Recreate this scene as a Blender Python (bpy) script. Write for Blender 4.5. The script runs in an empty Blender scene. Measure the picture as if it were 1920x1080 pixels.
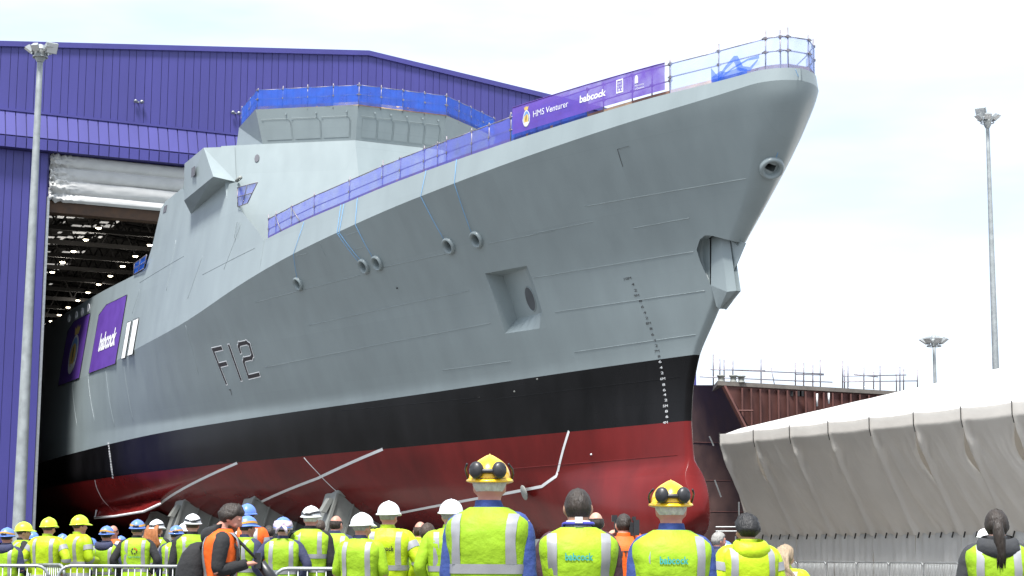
import bpy, bmesh, math, random
import numpy as np
from mathutils import Vector, Matrix, noise as mnoise
random.seed(7)
scene = bpy.context.scene
# ------------------------------------------------------------------ camera
F = 3372.; P_ = math.radians(8.5); R_ = math.radians(.33); CH = 1.25
_f = np.array([0, math.cos(P_), math.sin(P_)]); _r0 = np.array([1., 0, 0]); _u0 = np.cross(_r0, _f)
_r = _r0*math.cos(R_)+_u0*math.sin(R_); _u = -_r0*math.sin(R_)+_u0*math.cos(R_)
C = np.array([0, 0, CH])
cam_d = bpy.data.cameras.new('camera'); cam = bpy.data.objects.new('camera', cam_d)
scene.collection.objects.link(cam)
cam_d.sensor_width = 36; cam_d.lens = F/1920*36; cam_d.clip_end = 6000; cam_d.clip_start = .1
cam.matrix_world = Matrix(((_r[0], _u[0], -_f[0], 0), (_r[1], _u[1], -_f[1], 0), (_r[2], _u[2], -_f[2], CH), (0, 0, 0, 1)))
scene.camera = cam
# ------------------------------------------------------------------ sky, sun, exposure
SUN_EL, SUN_AZ = math.radians(65), math.radians(200)      # azimuth clockwise from +Y
w = bpy.data.worlds.new('World'); scene.world = w; w.use_nodes = True
nt = w.node_tree; nt.nodes.clear()
out = nt.nodes.new('ShaderNodeOutputWorld'); mix = nt.nodes.new('ShaderNodeMixShader')
sky = nt.nodes.new('ShaderNodeTexSky'); sky.sky_type = 'NISHITA'; sky.sun_disc = False
sky.sun_elevation = SUN_EL; sky.sun_rotation = SUN_AZ; sky.air_density = 1.0; sky.dust_density = 2.0
b1 = nt.nodes.new('ShaderNodeBackground'); b1.inputs['Strength'].default_value = .10
b2 = nt.nodes.new('ShaderNodeBackground'); b2.inputs['Color'].default_value = (.85, .955, 1.09, 1); b2.inputs['Strength'].default_value = .52
tc = nt.nodes.new('ShaderNodeTexCoord'); mp = nt.nodes.new('ShaderNodeMapping'); mp.inputs['Scale'].default_value = (1.6, 1.6, 6.5)
nz = nt.nodes.new('ShaderNodeTexNoise'); nz.inputs['Scale'].default_value = 2.3; nz.inputs['Detail'].default_value = 5
rp = nt.nodes.new('ShaderNodeValToRGB'); rp.color_ramp.elements[0].position = .33; rp.color_ramp.elements[0].color = (.56, .56, .56, 1)
rp.color_ramp.elements[1].position = .56; rp.color_ramp.elements[1].color = (1, 1, 1, 1)
L = nt.links.new
L(tc.outputs['Generated'], mp.inputs['Vector']); L(mp.outputs[0], nz.inputs['Vector']); L(nz.outputs['Fac'], rp.inputs['Fac'])
L(sky.outputs[0], b1.inputs['Color']); L(rp.outputs[0], mix.inputs[0]); L(b1.outputs[0], mix.inputs[1]); L(b2.outputs[0], mix.inputs[2]); L(mix.outputs[0], out.inputs[0])
sun_d = bpy.data.lights.new('sun', 'SUN'); sun = bpy.data.objects.new('sun', sun_d); scene.collection.objects.link(sun)
sun_d.energy = 3.4; sun_d.angle = math.radians(12); sun_d.color = (1, .985, .96)
sd = Vector((math.sin(SUN_AZ)*math.cos(SUN_EL), math.cos(SUN_AZ)*math.cos(SUN_EL), math.sin(SUN_EL)))
sun.rotation_euler = sd.to_track_quat('Z', 'Y').to_euler(); sun.location = (0, 0, 60)
scene.view_settings.view_transform = 'Standard'; scene.view_settings.look = 'None'
scene.view_settings.exposure = 1.36; scene.view_settings.gamma = 1
scene.view_settings.use_curve_mapping = False
# ------------------------------------------------------------------ survey: the slipway's axes, rays for measuring
def ray(px, py): return _f+_r*((px-960)/F)+_u*((540-py)/F)
A = math.radians(25.6)
a = np.array([-math.sin(A), math.cos(A), 0]); b = np.array([math.cos(A), math.sin(A), 0])
O = np.array([6.6, 65., 0])
def S(s, uu, z): return O+a*s-b*uu+np.array([0, 0, z])
def inv(p): q = np.asarray(p)-O; return q@a, -(q@b), q[2]
def onu(px, py, uu):
    d = ray(px, py); t = ((-uu)-(C-O)@b)/(d@b); return inv(C+d*t)
def onz(px, py, z):
    d = ray(px, py); t = (z-CH)/d[2]; return inv(C+d*t)
def onfun(px, py, fn):
    s = 20.
    for i in range(120):
        s2, uu, z = onu(px, py, fn(s)); s += .3*(s2-s)
    return s, uu, z
def atY(px, py, Y):
    d = ray(px, py); return C+d*(Y/d[1])
# ------------------------------------------------------------------ helpers
col = scene.collection
def tag(o, label=None, cat=None, group=None, kind=None):
    if label: o['label'] = label
    if cat: o['category'] = cat
    if group: o['group'] = group
    if kind: o['kind'] = kind
    return o
def thing(name, label, cat, loc=(0, 0, 0), group=None):
    o = bpy.data.objects.new(name, None); col.objects.link(o); o.location = Vector([float(v) for v in loc]); o.empty_display_size = .2
    return tag(o, label, cat, group)
def par(o, p):
    if p is not None:
        o.parent = p; o.matrix_parent_inverse = Matrix.Translation(-Vector(p.location)) if p.parent is None else Matrix.Identity(4)
    return o
def inst(me, name, parent=None, mw=None):
    o = bpy.data.objects.new(name, me); col.objects.link(o)
    par(o, parent)
    if mw is not None: o.matrix_basis = mw
    return o
def V(p): return (float(p[0]), float(p[1]), float(p[2]))
class MB:
    def __init__(s): s.v = []; s.f = []; s.m = []; s.cur = 0
    def add(s, vs, fs):
        n = len(s.v); s.v += [V(p) for p in vs]; s.f += [tuple(n+i for i in f) for f in fs]; s.m += [s.cur]*len(fs); return s
    def grid(s, P, cu=False, cv=False, flip=False):
        nr, nc = len(P), len(P[0]); fs = []
        for i in range(nr if cu else nr-1):
            for j in range(nc if cv else nc-1):
                q = (i*nc+j, i*nc+(j+1) % nc, ((i+1) % nr)*nc+(j+1) % nc, ((i+1) % nr)*nc+j)
                fs.append(q[::-1] if flip else q)
        return s.add([p for r in P for p in r], fs)
    def poly(s, pts): return s.add(pts, [tuple(range(len(pts)))])
    def prism(s, pts, vec):
        n = len(pts); pts = [np.asarray(p, float) for p in pts]; vec = np.asarray(vec, float)
        return s.add(pts+[p+vec for p in pts], [tuple(range(n))[::-1], tuple(range(n, 2*n))]+[(i, (i+1) % n, n+(i+1) % n, n+i) for i in range(n)])
    def box(s, c, ax, ay, az):
        c, ax, ay, az = [np.asarray(q, float) for q in (c, ax, ay, az)]
        return s.add([c+i*ax+j*ay+k*az for k in (-1, 1) for j in (-1, 1) for i in (-1, 1)],
                     [(0, 2, 3, 1), (4, 5, 7, 6), (0, 1, 5, 4), (2, 6, 7, 3), (0, 4, 6, 2), (1, 3, 7, 5)])
    def abox(s, lo, hi):
        c = (np.array(lo)+np.array(hi))/2; h = (np.array(hi)-np.array(lo))/2
        return s.box(c, (h[0], 0, 0), (0, h[1], 0), (0, 0, h[2]))
    def tube(s, pts, r, n=8, caps=True, flat=None):
        pts = [np.asarray(p, float) for p in pts]; m = len(pts)
        rs = [r]*m if np.isscalar(r) else list(r)
        up = None; rows = []
        for i in range(m):
            t = pts[min(i+1, m-1)]-pts[max(i-1, 0)]; t = t/(np.linalg.norm(t)+1e-12)
            if up is None:
                up = np.array([0, 0, 1.]) if abs(t[2]) < .9 else np.array([0, 1., 0])
            up = up-t*(up@t); up /= np.linalg.norm(up)+1e-12; sd_ = np.cross(t, up)
            fl = 1 if flat is None else flat
            rows.append([pts[i]+rs[i]*(math.cos(2*math.pi*k/n)*sd_+fl*math.sin(2*math.pi*k/n)*up) for k in range(n)])
        base = len(s.v); s.grid(rows, cv=True)
        if caps:
            s.f.append(tuple(base+k for k in range(n))[::-1]); s.f.append(tuple(base+(m-1)*n+k for k in range(n))); s.m += [s.cur]*2
        return s
    def lathe(s, c, axis, prof, n=16, caps=False):
        c = np.asarray(c, float); ax = np.asarray(axis, float); ax /= np.linalg.norm(ax)
        x = np.cross(ax, [0, 0, 1.]);
        if np.linalg.norm(x) < 1e-3: x = np.array([1., 0, 0])
        x /= np.linalg.norm(x); y = np.cross(ax, x)
        return s.grid([[c+ax*h+r*(math.cos(2*math.pi*k/n)*x+math.sin(2*math.pi*k/n)*y) for k in range(n)] for r, h in prof], cv=True)
    def mesh(s, name, mats, smooth=False):
        me = bpy.data.meshes.new(name); me.from_pydata(s.v, [], s.f)
        for m in (mats if isinstance(mats, (list, tuple)) else [mats]): me.materials.append(m)
        if any(s.m): me.polygons.foreach_set('material_index', s.m)
        if smooth: me.polygons.foreach_set('use_smooth', [True]*len(me.polygons))
        me.update(); return me
    def build(s, name, mats, parent=None, smooth=False, recalc=False):
        me = s.mesh(name, mats, smooth)
        if recalc:
            bm = bmesh.new(); bm.from_mesh(me); bmesh.ops.recalc_face_normals(bm, faces=bm.faces); bm.to_mesh(me); bm.free()
        return inst(me, name, parent)
def fbm(p, sc=1., oct=3): return mnoise.fractal(Vector((float(p[0])*sc, float(p[1])*sc, float(p[2])*sc)), 1., 2., oct)
def text2d(txt, size=1., bold=0., shear=0., spacing=1.):
    cu = bpy.data.curves.new('lettering', 'FONT'); cu.body = txt; cu.size = size; cu.align_x = 'LEFT'; cu.offset = bold; cu.shear = shear
    cu.space_character = spacing; cu.resolution_u = 3; cu.fill_mode = 'FRONT'
    o = bpy.data.objects.new('lettering', cu); col.objects.link(o)
    dg = bpy.context.evaluated_depsgraph_get(); me = o.evaluated_get(dg).to_mesh()
    vs = [(v.co.x, v.co.y) for v in me.vertices]; fs = [tuple(p.vertices) for p in me.polygons]
    o.evaluated_get(dg).to_mesh_clear(); bpy.data.objects.remove(o); bpy.data.curves.remove(cu)
    return vs, fs
def lettering(txt, fn, name, mat_, parent, height=None, width=None, bold=0., shear=0., spacing=1.):
    """flat print: fn(x, y) puts the letter plane (x 0..w, y 0..h) onto the surface"""
    vs, fs = text2d(txt, 1., bold, shear, spacing)
    xs = [v[0] for v in vs]; x0, x1 = min(xs), max(xs); y0 = min(0, min(v[1] for v in vs)); y1 = max(v[1] for v in vs)
    m = MB(); m.add([fn((x-x0)/(x1-x0), (y)/(.72)) for x, y in vs], fs)
    return m.build(name, mat_, parent)
# ------------------------------------------------------------------ materials
MATS = {}
def mat(name, c, rough=.6, metal=0., var=.12, vscale=1.5, bump=0., bscale=20., stretch=(1, 1, 1), spec=.5, alpha=1., emit=None, var2=0., v2scale=.15, coat=0., trans=0., sheen=0., plates=None, objrand=0.):
    m = bpy.data.materials.new(name); m.use_nodes = True; t = m.node_tree; p = t.nodes['Principled BSDF']
    p.inputs['Base Color'].default_value = (*c, 1); p.inputs['Roughness'].default_value = rough; p.inputs['Metallic'].default_value = metal
    p.inputs['Specular IOR Level'].default_value = spec; p.inputs['Alpha'].default_value = alpha; p.inputs['Coat Weight'].default_value = coat
    if sheen: p.inputs['Sheen Weight'].default_value = sheen
    if trans:
        p.inputs['Transmission Weight'].default_value = 0
    if emit:
        p.inputs['Emission Color'].default_value = (*emit[0], 1); p.inputs['Emission Strength'].default_value = emit[1]
    tc = t.nodes.new('ShaderNodeTexCoord'); mp = t.nodes.new('ShaderNodeMapping'); mp.inputs['Scale'].default_value = stretch
    t.links.new(tc.outputs['Object'], mp.inputs[0])
    if var:
        n = t.nodes.new('ShaderNodeTexNoise'); n.inputs['Scale'].default_value = vscale; n.inputs['Detail'].default_value = 6
        t.links.new(mp.outputs[0], n.inputs['Vector'])
        mr = t.nodes.new('ShaderNodeMapRange'); mr.inputs['From Min'].default_value = .3; mr.inputs['From Max'].default_value = .7
        mr.inputs['To Min'].default_value = 1-var; mr.inputs['To Max'].default_value = 1+var
        t.links.new(n.outputs['Fac'], mr.inputs['Value']); fac = mr.outputs[0]
        if var2:
            n2 = t.nodes.new('ShaderNodeTexNoise'); n2.inputs['Scale'].default_value = v2scale; n2.inputs['Detail'].default_value = 3
            t.links.new(tc.outputs['Object'], n2.inputs['Vector'])
            m2 = t.nodes.new('ShaderNodeMapRange'); m2.inputs['From Min'].default_value = .3; m2.inputs['From Max'].default_value = .7
            m2.inputs['To Min'].default_value = 1-var2; m2.inputs['To Max'].default_value = 1+var2
            t.links.new(n2.outputs['Fac'], m2.inputs['Value'])
            mu = t.nodes.new('ShaderNodeMath'); mu.operation = 'MULTIPLY'; t.links.new(fac, mu.inputs[0]); t.links.new(m2.outputs[0], mu.inputs[1]); fac = mu.outputs[0]
        def mul(f1, f2):
            mu = t.nodes.new('ShaderNodeMath'); mu.operation = 'MULTIPLY'; t.links.new(f1, mu.inputs[0]); t.links.new(f2, mu.inputs[1]); return mu.outputs[0]
        if plates:
            rt = t.nodes.new('ShaderNodeMapping'); rt.inputs['Rotation'].default_value = (0, 0, -math.radians(90+25.6)); t.links.new(tc.outputs['Object'], rt.inputs[0])
            sp = t.nodes.new('ShaderNodeSeparateXYZ'); cb = t.nodes.new('ShaderNodeCombineXYZ'); t.links.new(rt.outputs[0], sp.inputs[0]); t.links.new(sp.outputs[0], cb.inputs[0]); t.links.new(sp.outputs[2], cb.inputs[1])
            bk = t.nodes.new('ShaderNodeTexBrick'); bk.inputs['Scale'].default_value = 1; bk.inputs['Brick Width'].default_value = plates[0]; bk.inputs['Row Height'].default_value = plates[1]; bk.inputs['Mortar Size'].default_value = .012; bk.inputs['Mortar Smooth'].default_value = .6
            bk.inputs['Color1'].default_value = (1-plates[2],)*3+(1,); bk.inputs['Color2'].default_value = (1+plates[2],)*3+(1,); bk.inputs['Mortar'].default_value = (1-plates[2]*1.6,)*3+(1,); bk.offset = .37
            t.links.new(cb.outputs[0], bk.inputs['Vector']); fac = mul(fac, bk.outputs['Color'])
        if objrand:
            oi = t.nodes.new('ShaderNodeObjectInfo'); mo = t.nodes.new('ShaderNodeMapRange'); mo.inputs['To Min'].default_value = 1-objrand; mo.inputs['To Max'].default_value = 1+objrand
            t.links.new(oi.outputs['Random'], mo.inputs['Value']); fac = mul(fac, mo.outputs[0])
        vm = t.nodes.new('ShaderNodeVectorMath'); vm.operation = 'SCALE'; vm.inputs[0].default_value = c
        t.links.new(fac, vm.inputs['Scale']); t.links.new(vm.outputs[0], p.inputs['Base Color'])
        mr2 = t.nodes.new('ShaderNodeMapRange'); mr2.inputs['To Min'].default_value = rough*.82; mr2.inputs['To Max'].default_value = min(1, rough*1.18)
        t.links.new(n.outputs['Fac'], mr2.inputs['Value']); t.links.new(mr2.outputs[0], p.inputs['Roughness'])
    if bump:
        n = t.nodes.new('ShaderNodeTexNoise'); n.inputs['Scale'].default_value = bscale; n.inputs['Detail'].default_value = 4
        t.links.new(mp.outputs[0], n.inputs['Vector']); bp = t.nodes.new('ShaderNodeBump'); bp.inputs['Strength'].default_value = bump; bp.inputs['Distance'].default_value = .05
        t.links.new(n.outputs['Fac'], bp.inputs['Height']); t.links.new(bp.outputs[0], p.inputs['Normal'])
    MATS[name] = m; return m
def net_mat(name, c, cover):
    m = bpy.data.materials.new(name); m.use_nodes = True; t = m.node_tree; t.nodes.clear()
    o = t.nodes.new('ShaderNodeOutputMaterial'); mx = t.nodes.new('ShaderNodeMixShader'); tr = t.nodes.new('ShaderNodeBsdfTransparent')
    df = t.nodes.new('ShaderNodeBsdfDiffuse'); df.inputs[0].default_value = (*c, 1); tl = t.nodes.new('ShaderNodeBsdfTranslucent'); tl.inputs[0].default_value = (*c, 1)
    m2 = t.nodes.new('ShaderNodeMixShader'); m2.inputs[0].default_value = .45
    tc = t.nodes.new('ShaderNodeTexCoord'); n = t.nodes.new('ShaderNodeTexNoise'); n.inputs['Scale'].default_value = 1.6; n.inputs['Detail'].default_value = 3
    mr = t.nodes.new('ShaderNodeMapRange'); mr.inputs['From Min'].default_value = .3; mr.inputs['From Max'].default_value = .7
    mr.inputs['To Min'].default_value = cover-.12; mr.inputs['To Max'].default_value = min(1, cover+.12)
    l = t.links.new
    l(tc.outputs['Object'], n.inputs['Vector']); l(n.outputs['Fac'], mr.inputs[0]); l(mr.outputs[0], mx.inputs[0])
    l(df.outputs[0], m2.inputs[1]); l(tl.outputs[0], m2.inputs[2]); l(tr.outputs[0], mx.inputs[1]); l(m2.outputs[0], mx.inputs[2]); l(mx.outputs[0], o.inputs[0])
    return m
M_GREY = mat('naval_grey_paint', (.224, .262, .267), .34, var=.055, vscale=1.1, stretch=(1, 1, .3), var2=.06, v2scale=.13, bump=.045, bscale=.55, plates=(6.5, 2.3, .024))
M_BLACK = mat('boot_topping_black', (.006, .0057, .0062), .25, spec=.13, var=.4, vscale=.8, stretch=(1, 1, .35), var2=.4, v2scale=.22, bump=.12, bscale=.9, plates=(6.5, 2.3, .12))
M_RED = mat('antifouling_red', (.128, .0105, .0100), .23, spec=.17, var=.16, vscale=.9, stretch=(1, 1, .4), var2=.2, v2scale=.25, bump=.14, bscale=.8, plates=(5.5, 2.1, .06))
M_WHITE = mat('white_paint', (.66, .66, .66), .6, var=.06)
M_MARKBLK = mat('marking_black', (.018, .014, .016), .5, var=.1)
M_PURPLE = mat('purple_cladding', (.046, .0415, .205), .5, var=.09, vscale=.5, stretch=(1, 1, .12), var2=.08, objrand=.045)
M_PURPLED = mat('purple_cladding_joint', (.03, .026, .13), .6, var=.05)
M_BANNER = mat('banner_purple', (.085, .03, .24), .6, var=.1, vscale=1.2)
M_CONC = mat('concrete', (.11, .108, .104), .85, var=.15, vscale=.6, bump=.2, bscale=6)
M_ASPH = mat('asphalt', (.10, .10, .10), .9, var=.25, vscale=.5, bump=.3, bscale=30)
M_GALV = mat('galvanised_steel', (.33, .345, .345), .5, .7, var=.15, vscale=8)
M_MAST = mat('galvanised_mast', (.30, .32, .32), .55, .35, var=.18, vscale=3)
M_SCAF = mat('scaffold_tube', (.22, .20, .22), .5, .6, var=.25, vscale=6)
M_PLANK = mat('scaffold_board', (.24, .13, .09), .8, var=.25, vscale=3)
M_PLY = mat('plywood', (.62, .42, .25), .8, var=.15, vscale=3)
M_STEEL = mat('cradle_steel', (.23, .235, .215), .6, .1, var=.14, vscale=1.2)
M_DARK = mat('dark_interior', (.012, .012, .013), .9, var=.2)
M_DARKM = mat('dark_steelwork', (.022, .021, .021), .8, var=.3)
M_BROWN = mat('brown_beam', (.06, .03, .015), .7, var=.3, vscale=2)
M_TARP = mat('white_tarpaulin', (.74, .705, .66), .34, var=.05, vscale=.8, bump=.12, bscale=3, var2=.05)
def add_translucent(m, c, k):
    t = m.node_tree; o = t.nodes['Material Output']; p = t.nodes['Principled BSDF']; tl = t.nodes.new('ShaderNodeBsdfTranslucent'); tl.inputs[0].default_value = (*c, 1)
    mx = t.nodes.new('ShaderNodeMixShader'); mx.inputs[0].default_value = k; t.links.new(p.outputs[0], mx.inputs[1]); t.links.new(tl.outputs[0], mx.inputs[2]); t.links.new(mx.outputs[0], o.inputs[0])
add_translucent(M_TARP, (.75, .70, .62), .20)
M_DOORF = mat('door_fabric', (.47, .465, .45), .85, var=.06, vscale=1.2, bump=.1, bscale=2.5, spec=.2)
M_RUST = mat('primer_red', (.095, .034, .027), .75, var=.2, vscale=1.2, var2=.15)
M_RUSTD = mat('dark_shell_plate', (.058, .030, .024), .7, var=.35, vscale=.7, var2=.3)
M_LAMP = mat('lamp_glow', (1, .95, .85), .5, var=0, emit=((1, .86, .62), 5.))
M_ROOFL = mat('rooflight_glow', (.8, .8, .8), .5, var=0, emit=((.9, .88, .85), .15))
M_GLASS = mat('lamp_glass', (.55, .56, .56), .2, .2, var=.05)
M_ROPE = mat('blue_rope', (.10, .32, .62), .7, var=.1)
M_NETB = net_mat('debris_netting_blue', (.05, .17, .72), .60)
M_NETL = net_mat('debris_netting_sheer', (.17, .19, .66), .62)
M_NETC = net_mat('debris_netting_clear', (.50, .60, .95), .46)
M_BANM = net_mat('mesh_banner_purple', (.20, .12, .50), .88)
M_BRINT = mat('window_cover_grey', (.20, .225, .225), .6, var=.04)
def smooth_table(xs, ys, step, sig, lo, hi):
    g = np.arange(lo, hi, step); v = np.interp(g, xs, ys)
    k = np.exp(-.5*((np.arange(-int(4*sig/step), int(4*sig/step)+1)*step)/sig)**2); k /= k.sum()
    n = len(k)//2
    vp = np.concatenate([2*v[0]-v[n:0:-1], v, 2*v[-1]-v[-2:-n-2:-1]])
    return g, np.convolve(vp, k, 'valid')
_KN = [(-8, 17.19), (-6.76, 17.04), (-5.66, 16.94), (-1.54, 16.78), (4.54, 16.39), (6.77, 16.25), (9.07, 16.06), (11.43, 15.91), (12.69, 15.85), (18.2, 15.36), (22.39, 15.02), (26.47, 14.55), (29.03, 14.25), (34.06, 13.49), (37.53, 13.12), (44.78, 12.68), (48.68, 12.35), (57.31, 12.14), (64.07, 12.02), (140, 11.9)]
_gk, _vk = smooth_table([k[0] for k in _KN], [k[1] for k in _KN], .25, 2.2, -8, 140)
_ST = [(1.7,1.6),(2.05,.3),(2.35,-.25),(2.7,-.66),(3.2,-.56),(4.0,-.05),(5,.2),(6.2,.3),(7.4,.15),(8.6,-.32),(10,-1.6),(12.1,-3.1),(13.3,-4.4),(14.5,-5.55),(15.4,-6.25),(16.6,-6.95),(17.3,-7.1),(18.5,-7.1)]
_gs, _vs = smooth_table([k[0] for k in _ST], [k[1] for k in _ST], .05, .22, 1.7, 18.5)
_gr, _vr = smooth_table([1.5,2,5,7,9,12,14,15.5,17.3,19], [.3,.3,.16,.12,.14,.24,.44,.7,1.08,1.4], .05, .7, 1.5, 19)
def z_knuckle(s): return float(np.interp(s, _gk, _vk))
_gb, _vb = smooth_table([-8,2,9,15,31,44,57,70,140],[8.6,8.5,8.37,8.24,8.1,7.95,7.5,7.2,7.0], .5, 4., -8, 140)
def z_black(s): return float(np.interp(s, _gb, _vb))
_gd, _vd = smooth_table([-8,2,9,31,46,57,70,140],[6.22,6.15,6.08,5.97,5.86,5.68,5.5,5.4], .5, 4., -8, 140)
def z_red(s): return float(np.interp(s, _gd, _vd))
def stem(z): return float(np.interp(z, _gs, _vs))
ZK0 = 1.95
def hull_u(s, z):
    xi = s-stem(z)
    if xi <= 0: return 0.
    zw = 8.55
    r0 = float(np.interp(z, _gr, _vr))
    nose = r0*math.sqrt(max(0, 1-(1-min(xi/r0,1))**2))
    x = min(xi/64., 1); lo = 9.5*(1-(1-x)**1.62)
    x = min(xi/57., 1); hi = 9.15*(1-(1-x)**2.25)
    if z >= zw:
        t = min(max((z-zw)/(z_knuckle(s)-zw), 0), 1)
        u = lo+(hi-lo)*t**.98
    else:
        v = min(max((z-ZK0)/(zw-ZK0), 0), 1)
        m = float(np.interp(s, [0,25,60], [2.0,2.8,5.]))
        u = lo*(1-(1-v)**m)
    # full beam amidships
    k = np.interp(s, [20,60], [0,1])
    u += nose*(1-k)+k*.75*(1 if z>6 else max(0,(z-ZK0)/4))
    xb = s+.55
    if z < 5 and xb > 0 and s < 16:
        ub = 1.05*math.sqrt(max(0, 1-((z-2.85)/1.75)**2))*math.sqrt(max(0,1-(1-min(xb/3.5,1))**2))*min(1,max(0,(16-s)/11.))
        u = (u**2+ub**2)**.5
    return u
def hull_hit(px, py, t0=40, t1=190):
    d = ray(px, py); prev = None; t = t0
    while t < t1:
        s, u, z = inv(C+d*t)
        g = hull_u(s, z)-u if s > stem(min(max(z,1.7),18.4)) else -1
        if g > 0 and prev is not None:
            lo_, hi_ = t-.5, t
            for i in range(30):
                m = (lo_+hi_)/2; s, u, z = inv(C+d*m)
                if hull_u(s, z) > u: hi_ = m
                else: lo_ = m
            return s, u, z
        prev = g; t += .5
    return None
# ================================================================== the setting
g = MB(); g.add([(-2500, -300, 0), (2500, -300, 0), (2500, 4500, 0), (-2500, 4500, 0)], [(0, 1, 2, 3)])
tag(g.build('ground', M_CONC), kind='structure')
# ------------------------------------------------------------------ shipyard hall
SF = 56.; T0, T1, TA = -17.4, 34.4, 8.5; ZA = 35.25; SL = .104
def FW(t, z, off=0.): return O+a*(SF-off)+b*t+np.array([0, 0, z])
def ztop(t): return ZA-SL*abs(t-TA)
hall = thing('shipyard_hall', 'huge purple ribbed metal hall with its door open around the ship', 'hall', FW(TA, 0))
zc0, zc1, zf = 28.5, 26.78, 26.05
DL, DR = -12.6, 13.0
m = MB()      # backing wall behind the cladding (joints show it)
m.prism([FW(T0, zf), FW(T1, zf), FW(T1, ztop(T1)-.05), FW(TA, ztop(TA)-.05), FW(T0, ztop(T0)-.05)], a*.4)
m.prism([FW(T0, 0), FW(DL, 0), FW(DL, zf-.01), FW(T0, zf-.01)], a*.4)
m.prism([FW(DR, 0), FW(T1, 0), FW(T1, zf-.01), FW(DR, zf-.01)], a*.4)
m.build('wall', M_PURPLED, hall)
def panel(name, t0, t1, pts, depth):
    mm = MB(); mm.prism(pts, depth); return mm.build(name, M_PURPLE, hall)
t = T0; k = 0
while t < T1-.05:
    wd = .60 if k % 2 else .46
    t1 = min(t+wd, T1); g0, g1 = t+.016, t1-.016
    panel('cladding_panel', g0, g1, [FW(g0, zc0+.05), FW(g1, zc0+.05), FW(g1, ztop(g1)-.12), FW(g0, ztop(g0)-.12)], -a*.06)
    if t1 <= DL or t >= DR:
        panel('cladding_panel', g0, g1, [FW(g0, .05), FW(g1, .05), FW(g1, zf-.05), FW(g0, zf-.05)], -a*.06)
    t = t1; k += 1
t = T0
nrm = np.array([0, 0, 1.])*.9-a*.95
while t < T1-.05:
    t1 = min(t+.64, T1); g0, g1 = t+.03, t1-.03
    panel('canopy_panel', g0, g1, [FW(g0, zc0, .07), FW(g1, zc0, .07), FW(g1, zc1, .72), FW(g0, zc1, .72)], (np.array([0, 0, 1.])*.9-a*1.7)*.03)
    panel('fascia_panel', g0, g1, [FW(g0, zf, .72), FW(g1, zf, .72), FW(g1, zc1-.06, .72), FW(g0, zc1-.06, .72)], -a*.05)
    t = t1
m = MB(); m.prism([FW(T0, zc0, .02), FW(T0, zc1+.04, .68), FW(T0, zf+.02, .68), FW(T0, zf+.02, .02)], b*(T1-T0)); m.build('canopy_core', M_PURPLED, hall)
m = MB(); m.box(FW((T0+T1)/2, zc0+.02, .13), b*(T1-T0)/2, a*.09, (0, 0, .07)); m.build('canopy_flashing', M_PURPLE, hall)
m = MB()
for ta, tb in ((T0-.2, TA), (TA, T1+.2)):
    m.prism([FW(ta, ztop(ta)-.22, .22), FW(tb, ztop(tb)-.22, .22), FW(tb, ztop(tb)+.12, .22), FW(ta, ztop(ta)+.12, .22)], a*.5)
m.build('gable_flashing', M_PURPLE, hall)
m = MB(); m.box(FW(DL-.0, zf/2-1.4, .1), b*.07, a*.14, (0, 0, zf/2-1.4)); m.build('door_jamb', M_GALV, hall)
HL = 150.
m = MB()
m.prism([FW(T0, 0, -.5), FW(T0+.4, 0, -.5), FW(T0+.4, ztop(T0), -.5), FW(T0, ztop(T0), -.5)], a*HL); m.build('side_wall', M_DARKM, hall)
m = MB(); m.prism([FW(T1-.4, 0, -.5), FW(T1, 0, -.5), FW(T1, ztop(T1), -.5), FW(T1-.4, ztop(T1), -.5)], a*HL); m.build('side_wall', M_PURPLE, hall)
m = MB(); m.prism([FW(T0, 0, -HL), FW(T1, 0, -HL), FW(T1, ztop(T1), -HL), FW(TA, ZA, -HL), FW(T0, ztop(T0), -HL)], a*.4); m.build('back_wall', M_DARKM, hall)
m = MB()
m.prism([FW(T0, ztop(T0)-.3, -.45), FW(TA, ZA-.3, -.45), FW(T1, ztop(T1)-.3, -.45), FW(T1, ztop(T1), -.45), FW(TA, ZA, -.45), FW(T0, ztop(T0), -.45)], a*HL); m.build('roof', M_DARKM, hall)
for i in range(20):
    off = -4-7.2*i; m = MB(); zb = 28.6
    m.box(FW((T0+T1)/2, zb, off), b*(T1-T0-1)/2, a*.18, (0, 0, .18))
    for ta, tb in ((T0+.5, TA), (TA, T1-.5)):
        m.tube([FW(ta, ztop(ta)-.6, off), FW(tb, ztop(tb)-.6, off)], .16, 4)
    tt = T0+.5; up = False
    while tt < T1-3:
        t2 = tt+2.6
        m.tube([FW(tt, zb if up else ztop(tt)-.6, off), FW(t2, ztop(t2)-.6 if up else zb, off)], .09, 4); tt = t2; up = not up
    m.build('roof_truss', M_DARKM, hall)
for tt in np.arange(T0+2, T1, 3.4):
    m = MB(); m.box(FW(tt, ztop(tt)-.42, -HL/2), b*.08, a*(HL/2-1), (0, 0, .1)); m.build('purlin', M_DARKM, hall)
rr = random.Random(3)
rows = [(500, 520), (541, 930), (583, 920), (611, 880), (623, 640), (660, 850), (694, 800), (706, 480), (741, 760), (806, 640), (834, 640), (898, 550), (932, 530), (960, 460), (1048, 400)]
for y, xm in rows:
    x = 352
    while x < xm-18:
        ln = rr.choice([10, 14, 30, 55, 65, 75]); ln = min(ln, xm-x)
        if rr.random() < .72:
            p0 = onz(x/4, 270+y/4, 30.9); p1 = onz((x+ln)/4, 270+(y+rr.uniform(-3, 3))/4, 30.9)
            tm = -(p0[1]+p1[1])/2
            if p0[0] < SF+HL-4:
                m = MB(); q0, q1 = S(p0[0], p0[1], 30.9), S(p0[0]+.4, p1[1], 30.9)
                m.box((q0+q1)/2, b*abs(p1[1]-p0[1])/2, a*rr.uniform(.25, .6), (0, 0, .03)); m.build('rooflight', M_ROOFL, hall)
        x += ln+rr.choice([8, 12, 18, 30, 45])
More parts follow.
